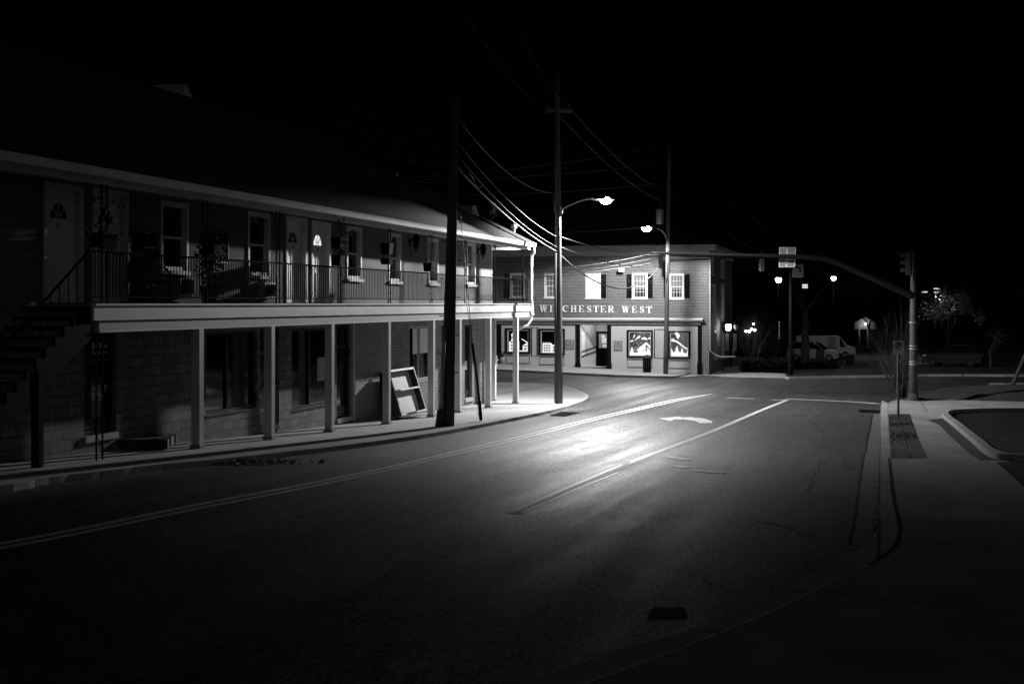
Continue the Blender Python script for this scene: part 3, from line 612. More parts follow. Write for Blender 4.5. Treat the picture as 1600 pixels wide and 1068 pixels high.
# things kept on the balcony
def planter(px, y0_, y1_, hw, label, vine=0):
    a = onX(px, y1_, XP + .06); b = onX(px, y0_, XP + .06); t = thing('hanging_planter', label, 'planter', a, 'dark boxes hung on the iron columns')
    m = MB(); h = b.z - a.z; w = hw; m.hexa([a + V((-.12, -w * .85, 0)), a + V((.1, -w * .85, 0)), a + V((.1, w * .85, 0)), a + V((-.12, w * .85, 0)), b + V((-.14, -w, 0)), b + V((.13, -w, 0)), b + V((.13, w, 0)), b + V((-.14, w, 0))]); m.build('box', 'black', t)
    m = MB(); m.tube([b + V((-.1, 0, -.02)), b + V((-.09, 0, .12)), (XP - .05, b.y, b.z + .13)], .012, 5); m.build('hook', 'iron', t)
    if vine:
        m = MB(); r = random.Random(px)
        for k in range(vine):
            c = V((b.x + r.gauss(0, .1), b.y + r.gauss(.12, w * 1.4), b.z + r.uniform(-.35, .75))); u = V((r.uniform(-1, 1), r.uniform(-1, 1), r.uniform(-1, 1))).normalized() * .05; v = u.cross(V((r.random(), r.random(), 1))).normalized() * .035
            m.quad(c - u, c + v, c + u, c - v)
        m.build('foliage', 'leaf', t, False)
planter(163, 366, 387, .24, 'black box planter with trailing leaves hung before the second door', 110)
planter(528.5, 371, 388, .17, 'black box with leaves above, upper of two left of the dark window', 90); planter(528.5, 399, 415, .16, 'black box near the rail, lower of two left of the dark window')
planter(605, 380, 397.5, .16, 'square black box, upper of two on the column at the middle window'); planter(604.5, 404, 413, .16, 'shallow black box, lower of two on the column at the middle window')
planter(670.5, 411, 424, .16, 'lone black box on the column just beside the leaning utility pole')
planter(330, 383, 398, .12, 'small black box on the column before the dark wall board', 12)
a = onX(346, 412, XW + .06); b = onX(346, 362, XW + .06); hw = (ly(357) - ly(335)) / 2
t = thing('wall_board', 'tall black board fixed on the upper wall between two windows', 'board', V((XW, a.y, a.z)))
m = MB(); m.box((XW + .005, a.y - hw, a.z), (XW + .06, a.y + hw, b.z)); m.build('board_panel', 'black', t)
m = MB(); LF.strip(m, [(a.y - hw + .03, a.z + .03), (a.y + hw - .03, a.z + .03), (a.y + hw - .03, b.z - .03), (a.y - hw + .03, b.z - .03)], .06, .06, .075, True); m.build('board_rim', 'dgrey', t)
# patio chair, table, tall plant
c = onX(240, 470, XP - .5); c.z = FLR
t = thing('patio_chair', 'dark rounded patio chair on the balcony behind the railing', 'chair', c)
m = MB(); m.box((c.x - .25, c.y - .3, FLR + .38), (c.x + .25, c.y + .3, FLR + .45)); m.build('seat', 'black', t)
m = MB(); PFc = Fr((c.x - .25, c.y, 0), (0, 1, 0), (1, 0, 0)); PFc.poly(m, [(-.3, FLR + .46), (.3, FLR + .46)] + arc(0, FLR + .72, .31, 0, 180, 10), -.03, .03); m.build('backrest', 'dgrey', t)
for sx in (-.22, .22):
    for sy in (-.27, .27): m = MB(); m.tube([(c.x + sx, c.y + sy, FLR), (c.x + sx * .9, c.y + sy * .9, FLR + .38)], .02, 6); m.build('leg', 'dgrey', t)
for sy in (-.29, .29): m = MB(); m.tube([(c.x - .24, c.y + sy, FLR + .75), (c.x + .1, c.y + sy, FLR + .68), (c.x + .24, c.y + sy, FLR + .46)], .022, 6); m.build('armrest', 'dgrey', t)
m = MB(); m.box((c.x - .16, c.y - .2, FLR + .452), (c.x + .16, c.y + .2, FLR + .5)); tag(m.build('seat_cushion', 'trimd'), 'pale flat cushion on the dark patio chair', 'cushion')
c = onX(264, 470, XP - .55); c.z = FLR; t = thing('side_table', 'low dark table beside the patio chair under the lit wall unit', 'table', c)
m = MB(); m.lathe(c + V((0, 0, .5)), [(.3, 0), (.32, .02), (.3, .04)], 16); m.build('table_top', 'black', t)
m = MB(); m.tube([c + V((0, 0, .04)), c + V((0, 0, .5))], .03, 8); m.lathe(c, [(.2, 0), (.2, .03), (.04, .05)], 12); m.build('pedestal', 'black', t)
def leafcloud(m, c, n, sx, sz, s, r):
    for k in range(n):
        p = c + V((r.gauss(0, sx), r.gauss(0, sx), r.gauss(0, sz))); u = V((r.uniform(-1, 1), r.uniform(-1, 1), r.uniform(-1, 1))).normalized() * s; v = u.cross(V((r.random() - .5, r.random() - .5, 1))).normalized() * s * .6
        m.quad(p - u, p + v, p + u, p - v)
c = onX(327, 470, XP - .45); c.z = FLR; t = thing('potted_plant', 'tall dark plant standing in a pot on the balcony near the black board', 'plant', c)
m = MB(); m.lathe(c, [(.14, 0), (.2, .35), (.22, .36), (.17, .34)], 12); m.build('pot', 'dgrey', t)
m = MB(); m.tube([c + V((0, 0, .3)), c + V((0, .03, .9)), c + V((.02, -.02, 1.4))], .03, 6); m.build('stem', 'bark', t)
m = MB(); r = random.Random(5); leafcloud(m, c + V((0, 0, .95)), 420, .13, .28, .06, r); leafcloud(m, c + V((0, 0, 1.42)), 120, .11, .1, .05, r); m.build('foliage', 'leaf', t, False)
m = MB(); c2 = onX(226, 470, XW + .25); c2.z = FLR; m.box((c2.x - .15, c2.y - .25, FLR), (c2.x + .15, c2.y + .25, FLR + 1.35)); m.box((c2.x - .17, c2.y - .27, FLR + 1.35), (c2.x + .17, c2.y + .27, FLR + 1.39)); tag(m.build('storage_cabinet', 'black'), 'narrow black cabinet against the balcony wall beside the second door', 'cabinet')
# white framed board leaning against the wall
b0, b1 = onG(620, 650, .13), onG(655, 643, .13)
b0 = V((XW + .6, ly(616, XW + .6), 0)); b1 = V((XW + .6, ly(655, XW + .6), 0)); zb = max(g(XW, b0.y), g(XW, b1.y)) + .135
fh = 1.25; lean = .40; U_ = V((0, 1, 0)); L_ = b1.y - b0.y
t = thing('display_frame', 'white two panel framed board leaning on the wall beneath the balcony', 'board', V((b0.x, b0.y, zb)))
ang = math.atan(lean / fh); S_ = V((-math.sin(ang), 0, math.cos(ang))); N_ = V((math.cos(ang), 0, math.sin(ang)))
o3 = V((b0.x, b0.y, zb)); H_ = 1.36
def fb(m, u0, u1, s0, s1, n0, n1): m.hexa([o3 + U_ * u + S_ * s_ + N_ * n for u, s_, n in ((u0, s0, n0), (u1, s0, n0), (u1, s0, n1), (u0, s0, n1), (u0, s1, n0), (u1, s1, n0), (u1, s1, n1), (u0, s1, n1))])
E_ = (.05, L_ - .05)
m = MB(); fb(m, 0, .05, 0, H_, 0, .24); fb(m, L_ - .05, L_, 0, H_, 0, .24); fb(m, .05, L_ - .05, 0, .05, 0, .239); fb(m, .05, L_ - .05, H_ - .05, H_, 0, .239); fb(m, .05, L_ - .05, H_ * .53, H_ * .53 + .05, 0, .238); fr_ = m.build('frame', 'dgrey', t)  # dark grey sides put the shade away from the lamp into the colour
m = MB(); fb(m, 0, .045, 0, H_, .241, .255); fb(m, L_ - .045, L_, 0, H_, .241, .255); fb(m, .046, L_ - .046, 0, .05, .24, .254); fb(m, .046, L_ - .046, H_ - .05, H_, .24, .254); fb(m, .046, L_ - .046, H_ * .53, H_ * .53 + .05, .24, .253); fb(m, 0, L_, H_ + .001, H_ + .012, 0, .25); m.build('front_edging', 'white', fr_)
for s0, s1 in ((.07, H_ * .53), (H_ * .53 + .06, H_ - .07)): m = MB(); fb(m, .07, L_ - .07, s0, s1, .02, .07); m.build('panel', 'canvas', t)
t2 = V((XW + .3, ly(603, XW + .3), 0)); t2.z = g(XW, t2.y) + .13
m = MB(); m.obox(t2 + V((0, 0, .66)), (.13, 0, -.0), (0, .07, 0), (-.05, 0, .66)); tag(m.build('dark_plank', 'black'), 'narrow black panel standing on edge behind the white framed board', 'plank')
# rubble by the broken kerb
m = MB(); r = random.Random(2)
for k in range(260):
    p = onG(r.uniform(285, 440), r.uniform(714, 735), 0); p = V((p.x, p.y, g(p.x, p.y))); kx = kls[0][0]
    p = onG(r.gauss(365, 45), 0 + 724 - 0, 0); p = V((p.x + r.gauss(.08, .13), p.y + r.uniform(-.5, .5), g(p.x, p.y) + .01)); s = abs(r.gauss(0, .022)) + .01
    a = V((r.uniform(-1, 1), r.uniform(-1, 1), r.uniform(-.5, .5))).normalized() * s; b = a.cross(V((0, 0, 1))).normalized() * s * .8; m.obox(p, a, b, a.cross(b).normalized() * s * .6)
tag(m.build('kerb_rubble', 'rubble'), 'loose broken stones along the crumbled kerb below the shops', 'rubble', None, 'stuff')
# ================================================================== BRICK CORNER BUILDING
YW = 92.5
WF = Fr((0, YW, 0), (1, 0, 0), (0, -1, 0))
def wx(px): return onY(px, 474, YW).x
def wz(px, py): return onY(px, py, YW).z
BW = thing('brick_building', 'two storey brick corner building with bright shop windows behind the crossing', 'building', V((wx(940), YW, g(wx(940), YW))))
x0, x1 = wx(640), wx(1108); zt = wz(940, 392); zc = wz(940, 507)
W2 = [(799, 818, 429, 464), (852.5, 873, 429, 464.5), (917, 936.5, 429, 465), (990, 1009.5, 429, 465.5), (1048, 1066.5, 429.5, 466)]
wr = [(wx(a), wx(b), wz(a, d), wz(a, c)) for a, b, c, d in W2]
m = MB(); wall(m, WF, x0, x1, wz(940, 505), zt, wr, .15); WF.box(m, wx(1096), x1, -1.0, wz(940, 505) - .001, -.4, .0); WF.box(m, x0, wx(777), -1., wz(940, 505) - .001, -.4, 0); m.build('front_wall', 'brick', BW)
SF = Fr((x1, 0, 0), (0, 1, 0), (1, 0, 0)); sw = []
for a, b, c, d in ((1110.5, 1114.5, 402, 428), (1126.5, 1130.5, 408, 432), (1113, 1117, 446, 500), (1127, 1131, 446, 500), (1116, 1119, 520, 560), (1128, 1131, 520, 560)):
    ya, yb = onX(a, 474, x1).y, onX(b, 474, x1).y; sw.append((ya, yb, onX(a, d, x1).z, onX(a, c, x1).z))
m = MB(); wall(m, SF, YW, YW + 15, -1, zt, sw, .15); m.build('side_wall', 'brickside', BW)
for h in sw: sash_window(SF, *h, BW, 'glassd', 0, .1, 'trim' if h[3] > EZ + 1 else 'trimd', .14)
for i, h in enumerate(wr):
    w = sash_window(WF, *h, BW, 'lit' if i == 2 else 'curtain', 4, .1, 'trim', .1)
    if i == 2: w['label'] = 'bright window lit from inside'
    if i in (3, 4):
        m = MB(); WF.box(m, h[0] + .07, h[1] - .07, h[2] + .08, h[2] + .55, -.097, -.094); m.build('dark_lower_glass', 'glassd', w)
def shutter(a, b, c, d):
    m = MB(); u0, u1, v0, v1 = wx(a), wx(b), wz(a, d), wz(a, c); WF.strip(m, [(u0 + .04, v0 + .04), (u1 - .04, v0 + .04), (u1 - .04, v1 - .04), (u0 + .04, v1 - .04)], .08, .002, .05, True)
    n = 18
    for k in range(n): z = v0 + .1 + (v1 - v0 - .2) * k / (n - 1); WF.box(m, u0 + .08, u1 - .08, z - .035, z + .03, .004, .03)
    m.build('shutter', 'black', BW)
for s_ in ((788.5, 796.5), (939.3, 947), (979.2, 986.8), (1012.5, 1020), (1037, 1045), (1069.5, 1077.5)): shutter(*s_, 427.5, 466)
# eave, roof
m = MB(); ze = wz(940, 384); m.box((x0, YW - .45, zt + .02), (x1 + .45, YW - .3, ze)); m.box((x1 + .3, YW - .299, zt + .021), (x1 + .449, YW + 15, ze - .001)); m.build('roof_gutter', 'trimd', BW)
m = MB(); m.box((x0, YW - .3, zt + .0), (x1 + .3, YW + .1, zt + .04)); m.box((x0, YW - .06, zt - .32), (x1 + .05, YW - .002, zt)); m.box((x1 + .002, YW - .001, zt - .32), (x1 + .052, YW + 15, zt - .001)); m.box((x1 + .06, YW + .11, zt), (x1 + .3, YW + 15, zt + .04)); m.build('frieze', 'trimd', BW)
m = MB(); k = .42; W_ = 7.95; A = V((x1 + .47, YW - .47, ze)); B_ = V((x1 + .47, YW + 15.4, ze)); C_ = V((x0 - 2, YW + 15.4, ze)); D_ = V((x0 - 2, YW - .47, ze)); R1 = A + V((-W_, W_, W_ * k)); R0 = V((x0 - 2, R1.y, R1.z))
m.quad(D_, A, R1, R0); m.quad(A, B_, R1); m.quad(B_, C_, R0, R1); m.quad(C_, D_, R0); m.build('roof', 'roof', BW)
# shop front
zc0 = wz(940, 508)
panels = []
def sh(a, b, c, d): return (wx(a), wx(b), wz((a + b) / 2, d), wz((a + b) / 2, c))
D = [sh(791, 827.5, 513.5, 551.5), sh(843, 881.5, 514.5, 553.5), sh(980.5, 1019, 516.5, 557.5), sh(1045, 1077.5, 518, 559)]
ENT = (wx(906), wx(949.5), -1.0, wz(940, 505.5))
m = MB(); wall(m, WF, wx(777), wx(1096), -1., wz(940, 503), D + [ENT], .3); SFW = m.build('shop_front', 'panel', BW)
cs = Fr((0, YW, 0), (1, 0, 0), (0, -1, 0)); cu0, cu1 = wx(772), wx(1099)
m = MB(); m.prism([(cu0, YW - .05, wz(940, 502.3)), (cu0, YW - .22, wz(940, 502)), (cu0, YW - .42, wz(940, 499)), (cu0, YW - .42, wz(940, 497.3)), (cu0, YW - .05, wz(940, 496.3))], (cu1 - cu0, 0, 0)); cn = m.build('cornice', 'white', BW)
m = MB(); z0, z1 = wz(940, 507.5), wz(940, 502.5); WF.box(m, cu0 + .1, cu1 - .15, z0, z1, .002, .08); m.build('dentil_backing', 'dgrey', cn)
m = MB(); u = cu0 + .15
while u < cu1 - .2: WF.box(m, u, u + .055, wz(940, 506), wz(940, 503.2), .081, .14); u += .115
m.build('dentil_moulding', 'panel', cn)
for a, b in ((777, 783.5), (900.5, 906.5), (949, 955), (1090.5, 1096)):
    m = MB(); WF.box(m, wx(a), wx(b), -.9, wz(940, 507.6), .003, .1); WF.box(m, wx(a) - .04, wx(b) + .04, -.9, wz((a + b) / 2, 567), .004, .13); m.build('pilaster', 'black', BW)
for a, b in (((829.5), 841), (1021.5, 1043)):
    y_ = 511.5 if a < 900 else 514.5; yb_ = 556 if a < 900 else 559
    m = MB(); WF.strip(m, [(wx(a + 1.2), wz(a, yb_)), (wx(b - 1.2), wz(a, yb_)), (wx(b - 1.2), wz(a, y_)), (wx(a + 1.2), wz(a, y_))], .07, .003, .03, True); m.build('panel_moulding', 'dgrey', BW)
for i, (u0, u1, v0, v1) in enumerate(D):
    m = MB(); WF.strip(m, [(u0, v0), (u1, v0), (u1, v1), (u0, v1)], .14, -.25, .06, True); w = m.build('display_window', 'black', BW)
    m = MB(); WF.strip(m, [(u0 + .1, v0 + .1), (u1 - .1, v0 + .1), (u1 - .1, v1 - .1), (u0 + .1, v1 - .1)], .06, -.2, .02, True); m.build('inner_frame', 'trimd', w)
    m = MB(); m.quad(WF.p(u0, v0, -.08), WF.p(u1, v0, -.08), WF.p(u1, v1, -.08), WF.p(u0, v1, -.08)); m.build('pane', 'shopglass', w)
    m = MB(); WF.box(m, u0 - .05, u1 + .05, v0 - .05, v1 + .05, -.95, -.9); m.build('display_backing', 'black' if i < 2 else 'mottled_glow', w)
    m = MB(); zb_ = v0 - .68; WF.strip(m, [(u0, zb_), (u1, zb_), (u1, v0 - .16), (u0, v0 - .16)], .05, .003, .03, True); m.build('panel_moulding', 'dgrey', w)
m = MB(); wall(m, Fr((0, YW + .96, 0), (1, 0, 0), (0, -1, 0)), wx(777), wx(1096), -1, zc0 + .5, [ENT], .01); m.build('inner_wall', 'black', BW)
# recessed entrance
ex0, ex1 = ENT[0], ENT[1]; dy = 2.0; zt_ = ENT[3]; xl = ex0 + .75
gz = g(ex0, YW) + .14
m = MB(); m.quad((ex0, YW + .0, -.9), (xl, YW + dy, -.9), (xl, YW + dy, zt_), (ex0, YW, zt_)); m.quad((xl, YW + dy, -.9), (ex1 + .1, YW + dy, -.9), (ex1 + .1, YW + dy, zt_), (xl, YW + dy, zt_)); m.quad((ex1, YW, -.9), (ex1 + .1, YW + dy, -.9), (ex1 + .1, YW + dy, zt_), (ex1, YW, zt_)); m.build('entrance_wall', 'panel', BW, False)
m = MB(); m.quad((ex0, YW, zt_ - .01), (ex1, YW, zt_ - .01), (ex1 + .1, YW + dy, zt_ - .01), (xl, YW + dy, zt_ - .01)); m.build('entrance_ceiling', 'white', BW)
m = MB(); m.box((ex0 + .15, YW + .25, zt_ - .09), (ex1 - .15, YW + .5, zt_ - .02)); m.build('entrance_light', emi('tube_light', 1.5), BW)
m = MB(); m.quad((ex0 - .1, YW - .02, gz + .02), (ex1 + .1, YW - .02, gz + .02), (ex1 + .1, YW + dy, gz + .02), (ex0 - .1, YW + dy, gz + .02)); m.build('entrance_floor', 'conc2', BW)
EF = Fr((0, YW + dy, 0), (1, 0, 0), (0, -1, 0)); de0 = onY(931.5, 474, YW + dy).x; de1 = onY(950, 474, YW + dy).x; dt = onY(940, 517.5, YW + dy).z
m = MB(); EF.box(m, de0, de1, gz, dt, .003, .08); d = m.build('shop_door', 'black', BW)
m = MB(); a_, b_ = onY(936, 474, YW + dy).x, onY(948.5, 474, YW + dy).x; v0, v1 = onY(940, 543.5, YW + dy).z, onY(940, 521, YW + dy).z; EF.box(m, a_, b_, v0, v1, .08, .09); m.build('pane', 'panel', d)
for (fa, fb_, fc, fd) in ((.35, .75, .72, .9), (.4, .95, .35, .7), (.5, .95, .08, .24)):
    m = MB(); EF.box(m, a_ + (b_ - a_) * fa, a_ + (b_ - a_) * fb_, v0 + (v1 - v0) * fc, v0 + (v1 - v0) * fd, .091, .096); m.build('door_notice', 'litdim', d)  # notices glow dimly by themselves, standing in for light on paper
dv = V((xl - ex0, dy, 0)); nn = V((dv.y, -dv.x, 0)).normalized()
for k, (a_, b_) in enumerate(((.08, .28), (.34, .58), (.64, .84))):
    m = MB(); p0 = V((ex0, YW, 0)) + dv * a_ + nn * .02; p1 = V((ex0, YW, 0)) + dv * b_ + nn * .02; m.quad(V((p0.x, p0.y, gz + .75)), V((p1.x, p1.y, gz + .75)), V((p1.x, p1.y, zt_ - .55)), V((p0.x, p0.y, zt_ - .55))); m.build('entrance_window', 'trimd' if k else 'trim', BW)
m = MB()
for z_ in (.75, 1.05): m.tube([V((ex0, YW, gz + z_)) + dv * .05 + nn * .1, V((ex0, YW, gz + z_ + .3)) + dv * .95 + nn * .1], .03, 6)
m.build('handrail', 'black', BW)
m = MB(); m.ball((ex1 - .25, YW + dy - .1, zt_ - .45), .1, 8); m.build('camera_dome', 'black', BW)
# plaques by the door
for px, py in ((890.8, 538), (966, 540)):
    u, v = wx(px), wz(px, py); m = MB(); WF.poly(m, [(u + a, v + b) for a, b in ((-.27, -.33), (.27, -.33), (.3, -.3), (.3, .3), (.27, .33), (-.27, .33), (-.3, .3), (-.3, -.3))], .004, .04); pl = m.build('plaque', 'plaque', BW)
    m = MB(); WF.strip(m, [(u - .26, v - .29), (u + .26, v - .29), (u + .26, v + .29), (u - .26, v + .29)], .025, .04, .05, True); m.build('plaque_rim', 'plaquet', pl)
    m = MB()
    for k in range(5): a_ = math.radians(90 + 72 * k); WF.poly(m, arc(u + .04 * math.cos(a_), v + .13 + .04 * math.sin(a_), .028, 0, 315, 7), .0405 + k * .0012, .046 + k * .0012)
    m.build('plaque_emblem', 'plaquet', pl)
    text('PARK WEST', .098, WF, u, v - .07, .042, 'plaquet', pl, 'lettering', 'CENTER'); text('SHOPS', .06, WF, u, v - .18, .042, 'plaquet', pl, 'lettering', 'CENTER')
# raised letters over the shop
def glyph(ch):
    T, t = .24, .085; S = []                     # strokes: (points, width) in a 1 x 1 box
    bar = lambda x0, y0, x1, y1, w: S.append(('q', [(x0 - w / 2, y0), (x0 + w / 2, y0), (x1 + w / 2, y1), (x1 - w / 2, y1)]))
    ser = lambda x0, x1, y: S.append(('q', [(x0, y), (x1, y), (x1, y + .075), (x0, y + .075)]))
    if ch == 'I': bar(.5, 0, .5, 1, .42); ser(.02, .98, 0); ser(.02, .98, .925)
    if ch == 'H': bar(.2, 0, .2, 1, T); bar(.8, 0, .8, 1, T); S.append(('q', [(.2, .46), (.8, .46), (.8, .55), (.2, .55)])); [ser(a, a + .4, y) for a in (0, .6) for y in (0, .925)]
    if ch == 'N': bar(.18, 0, .18, 1, t + .03); bar(.84, 0, .84, 1, t + .03); bar(.2, 1, .82, 0, .26); ser(0, .34, 0); ser(.0, .3, .925); ser(.66, 1, .925)
    if ch == 'E':
        bar(.24, 0, .24, 1, T); ser(0, .92, 0); ser(0, .88, .925); S.append(('q', [(.24, .46), (.66, .46), (.66, .545), (.24, .545)])); S.append(('q', [(.84, 0), (.95, 0), (.97, .3), (.88, .3)])); S.append(('q', [(.82, 1), (.91, 1), (.91, .72), (.84, .72)])); S.append(('q', [(.6, .36), (.68, .36), (.68, .65), (.6, .65)]))
    if ch == 'T': bar(.5, 0, .5, 1, T + .02); ser(.24, .76, 0); ser(.03, .97, .925); S.append(('q', [(.02, .7), (.1, .7), (.13, 1), (.02, 1)])); S.append(('q', [(.9, .7), (.98, .7), (.98, 1), (.87, 1)]))
    if ch == 'W':
        bar(.13, 1, .3, 0, .19); bar(.3, 0, .5, .95, .08); bar(.5, 1, .68, 0, .19); bar(.68, 0, .87, 1, .08); ser(-.02, .32, .925); ser(.36, .64, .925); ser(.74, 1.02, .925)
    if ch == 'R':
        bar(.22, 0, .22, 1, T); ser(0, .46, 0); ser(0, .5, .925); S.append(('s', [(.3, .96)] + arc(.5, .745, .22, 90, -90, 8) + [(.3, .525)], [.08, .08, .1, .16, .2, .22, .2, .16, .1, .08, .08])); bar(.5, .5, .78, 0, .22); ser(.62, 1.02, 0)
    if ch == 'C':
        S.append(('s', arc(.52, .5, .37, 48, 312, 16, .44), [.08, .09, .11, .14, .17, .2, .22, .24, .24, .24, .22, .2, .17, .14, .11, .09, .08])); S.append(('q', [(.84, .64), (.92, .64), (.92, 1), (.84, .97)]))
    if ch == 'S':
        S.append(('s', [(.8, .76), (.68, .92), (.5, .955), (.32, .91), (.23, .77), (.28, .64), (.5, .52), (.72, .4), (.79, .25), (.7, .1), (.5, .045), (.3, .09), (.18, .26)], [.08, .08, .085, .13, .19, .23, .24, .23, .19, .13, .085, .08, .08]))
        S.append(('q', [(.78, .7), (.86, .7), (.86, 1), (.8, .98)])); S.append(('q', [(.12, 0), (.18, .02), (.2, .32), (.12, .32)]))
    return S
LET = [('W', 843.5, 855.5), ('I', 858.5, 863.5), ('N', 866, 877.5), ('C', 878.5, 888.5), ('H', 892, 901), ('E', 904, 913), ('S', 916.3, 924.8), ('T', 927, 936), ('E', 938, 947), ('R', 950, 960.5), ('W', 972, 983.5), ('E', 987, 995.5), ('S', 999, 1007.3), ('T', 1010, 1019)]
for ch, a, b in LET:
    u0, u1 = wx(a), wx(b); sl = (a - 843) * .011; v0, v1 = wz(a, 487 + sl), wz(a, 476.4 + sl); m = MB()
    for k, S in enumerate(glyph(ch)):
        P = [(u0 + (u1 - u0) * x, v0 + (v1 - v0) * y) for x, y in S[1]]
        if S[0] == 'q': WF.poly(m, P, .02, .07 + k * .0015)
        else: WF.strip(m, P, [w * (v1 - v0) for w in S[2]], .02, .07 + k * .0015)
    m.build('sign_letter', 'white', BW)
# drainpipe at the corner of the brick building
m = MB(); xq, yq = x1 + .06, YW - .05; m.tube([(xq, yq, zt), (xq, yq, wz(1110, 548)), (xq + .5, yq + .1, wz(1110, 556)), (xq + .7, yq + .3, wz(1110, 557.5)), (xq + 1.6, yq + .3, wz(1110, 556.5))], .045, 6); m.build('downspout', 'trimd', BW)
m = MB(); WF.box(m, wx(969), wx(977.5), wz(970, 425), wz(970, 419.5), .4, .55); m.build('junction_box', 'trim', BW)
# window displays: white cut-outs behind the glass, self-glowing in place of display lighting
def disp(i, label, shapes, dark):
    u0, u1, v0, v1 = D[i]; w, h = u1 - u0, v1 - v0; t = thing('window_display', label, 'window display', WF.p((u0 + u1) / 2, v0, -.5))
    for nm, polys in shapes:
        m = MB()
        for k, P in enumerate(polys): WF.poly(m, [(u0 + x * w, v0 + y * h) for x, y in P], -.6, -.55 + k * .004)
        m.build(nm, 'show', t)
    m = MB()
    for k, P in enumerate(dark): WF.poly(m, [(u0 + x * w, v0 + y * h) for x, y in P], -.53 + k * .0005, -.5 + k * .0005)
    if dark: m.build('painted_openings', 'black', t)
R = lambda x0, y0, x1, y1: [(x0, y0), (x1, y0), (x1, y1), (x0, y1)]
disp(0, 'white cutout town hall with domed tower in leftmost shop window', [('ground_strip', [R(.03, .04, .97, .1)]), ('hall_cutout', [R(.04, .1, .46, .47), R(.13, .47, .33, .56), R(.15, .56, .31, .72), [(.13, .7), (.33, .7), (.33, .76), (.27, .85), (.24, .95), (.2, .85), (.13, .76)]]), ('shed_cutout', [[(.62, .1), (.97, .1), (.97, .3), (.8, .42), (.62, .3)]]), ('hill_cutout', [[(.55, .58), (.6, .58), (.97, .35), (.97, .31)]])],
     [R(.13 + a * .12, .14 + b * .13, .18 + a * .12, .22 + b * .13) for a in range(3) for b in range(3)] + [R(.18, .6, .22, .68), R(.25, .6, .29, .68), R(.66, .27, .92, .3), R(.7, .12, .76, .22), R(.84, .12, .9, .22)])
disp(1, 'white cutout of two rowhouses with many windows in second shop window', [('ground_strip', [R(.03, .04, .97, .1)]), ('house_cutout', [R(.05, .1, .42, .43)] + [R(.07 + .07 * k, .43, .09 + .07 * k, .47) for k in range(5)]), ('second_house_cutout', [R(.44, .1, .97, .38)])],
     [R(.1 + a * .075, .12 + b * .1, .15 + a * .075, .18 + b * .1) for a in range(4) for b in range(3)] + [R(.48 + a * .12, .12 + b * .12, .56 + a * .12, .19 + b * .12) for a in range(4) for b in range(2)])
def fir(x, y, w, h): return [(x - w, y), (x + w, y), (x + w * .45, y + h * .4), (x + w * .6, y + h * .4), (x, y + h), (x - w * .6, y + h * .4), (x - w * .45, y + h * .4)]
cl1 = lambda x, y, w, h, t_: [(x - w, y - h - t_), (x, y - h * .8), (x + w, y - h + t_), (x + w * .9, y + h * .4 + t_), (x + w * .2, y + h), (x - w * .6, y + h * .5 - t_)]
disp(2, 'snowy cutout scene with gabled house and firs in shop window behind the bin', [('snow_bank', [[(.02, .03), (.98, .03), (.98, .17), (.7, .2), (.4, .15), (.02, .13)]]), ('house_cutout', [[(.3, .24), (.52, .24), (.7, .48), (.88, .34), (.9, .38), (.7, .56)], R(.55, .18, .67, .42), R(.74, .2, .84, .36)]), ('fir_cutout', [fir(.12, .14, .09, .24), fir(.45, .16, .1, .24), fir(.93, .18, .07, .22)]), ('cloud_cutout', [cl1(.34, .72, .12, .05, .07), cl1(.62, .7, .13, .05, -.01), cl1(.87, .7, .1, .04, -.02), cl1(.1, .6, .08, .03, .02), cl1(.2, .78, .04, .05, .05)])], [R(.77, .28, .81, .34), R(.6, .2, .625, .3)])
disp(3, 'snowy hillside cutout with small firs in rightmost shop window', [('snow_bank', [[(.02, .03), (.98, .03), (.98, .1), (.75, .17), (.4, .22), (.02, .2)]]), ('hill_cutout', [[(.02, .62), (.3, .6), (.75, .34), (.97, .32), (.97, .36), (.76, .38), (.32, .66), (.02, .68)]]), ('fir_cutout', [fir(.33, .2, .1, .26), fir(.58, .18, .07, .2), fir(.88, .14, .09, .26), fir(.08, .2, .06, .16)]), ('cloud_cutout', [cl1(.34, .9, .12, .06, -.05), cl1(.36, .8, .05, .06, -.05), cl1(.12, .7, .1, .03, .0)])], [])
# ================================================================== UTILITY POLES
def pole(base, top, r0, r1, label, m_='wood'):
    t = thing('utility_pole', label, 'utility pole', base); m = MB(); n = 10
    m.tube([base.lerp(top, k / n) - V((0, 0, .15 if k == 0 else 0)) for k in range(n + 1)], [r0 + (r1 - r0) * k / n for k in range(n + 1)], 14); m.build('shaft', m_, t); return t
def dep(p): return (p - EYE).dot(FWD)
b1 = onG(698.5, 663, .13); d1 = dep(b1); t1 = atD(711, 154, d1)
P1 = pole(b1, t1, .195, .1, 'thick dark leaning wooden pole on the walk before the balcony', 'woodd')  # darker wood carries the unlit near side of this backlit pole
m = MB(); a = b1 + RGT * -.17 + FWD * -.2; a.z = b1.z; c = atD(694.5, 512, d1 - .22); m.tube([a, c], .055, 8); m.build('conduit', 'galv', P1)
m = MB(); m.obox(b1 + RGT * -.2 + FWD * -.24 + V((0, 0, .2)), RGT * .075, FWD * .06, V((.03, 0, .22))); m.build('conduit_box', 'dgrey', P1)
z = .9
while z < 7.5: q = b1.lerp(t1, z / (t1.z - b1.z)) + RGT * ((-1) ** int(z * 2)) * .17; m = MB(); m.tube([q, q + RGT * ((-1) ** int(z * 2)) * .1], .015, 5); m.build('climbing_step', 'woodd', P1); z += .5
b2 = onG(873.5, 628.5, .13); d2 = dep(b2); t2_ = atD(870.5, 120, d2)
P2 = pole(b2, t2_, .145, .09, 'tall wooden pole with street lamp arm on the lit corner')
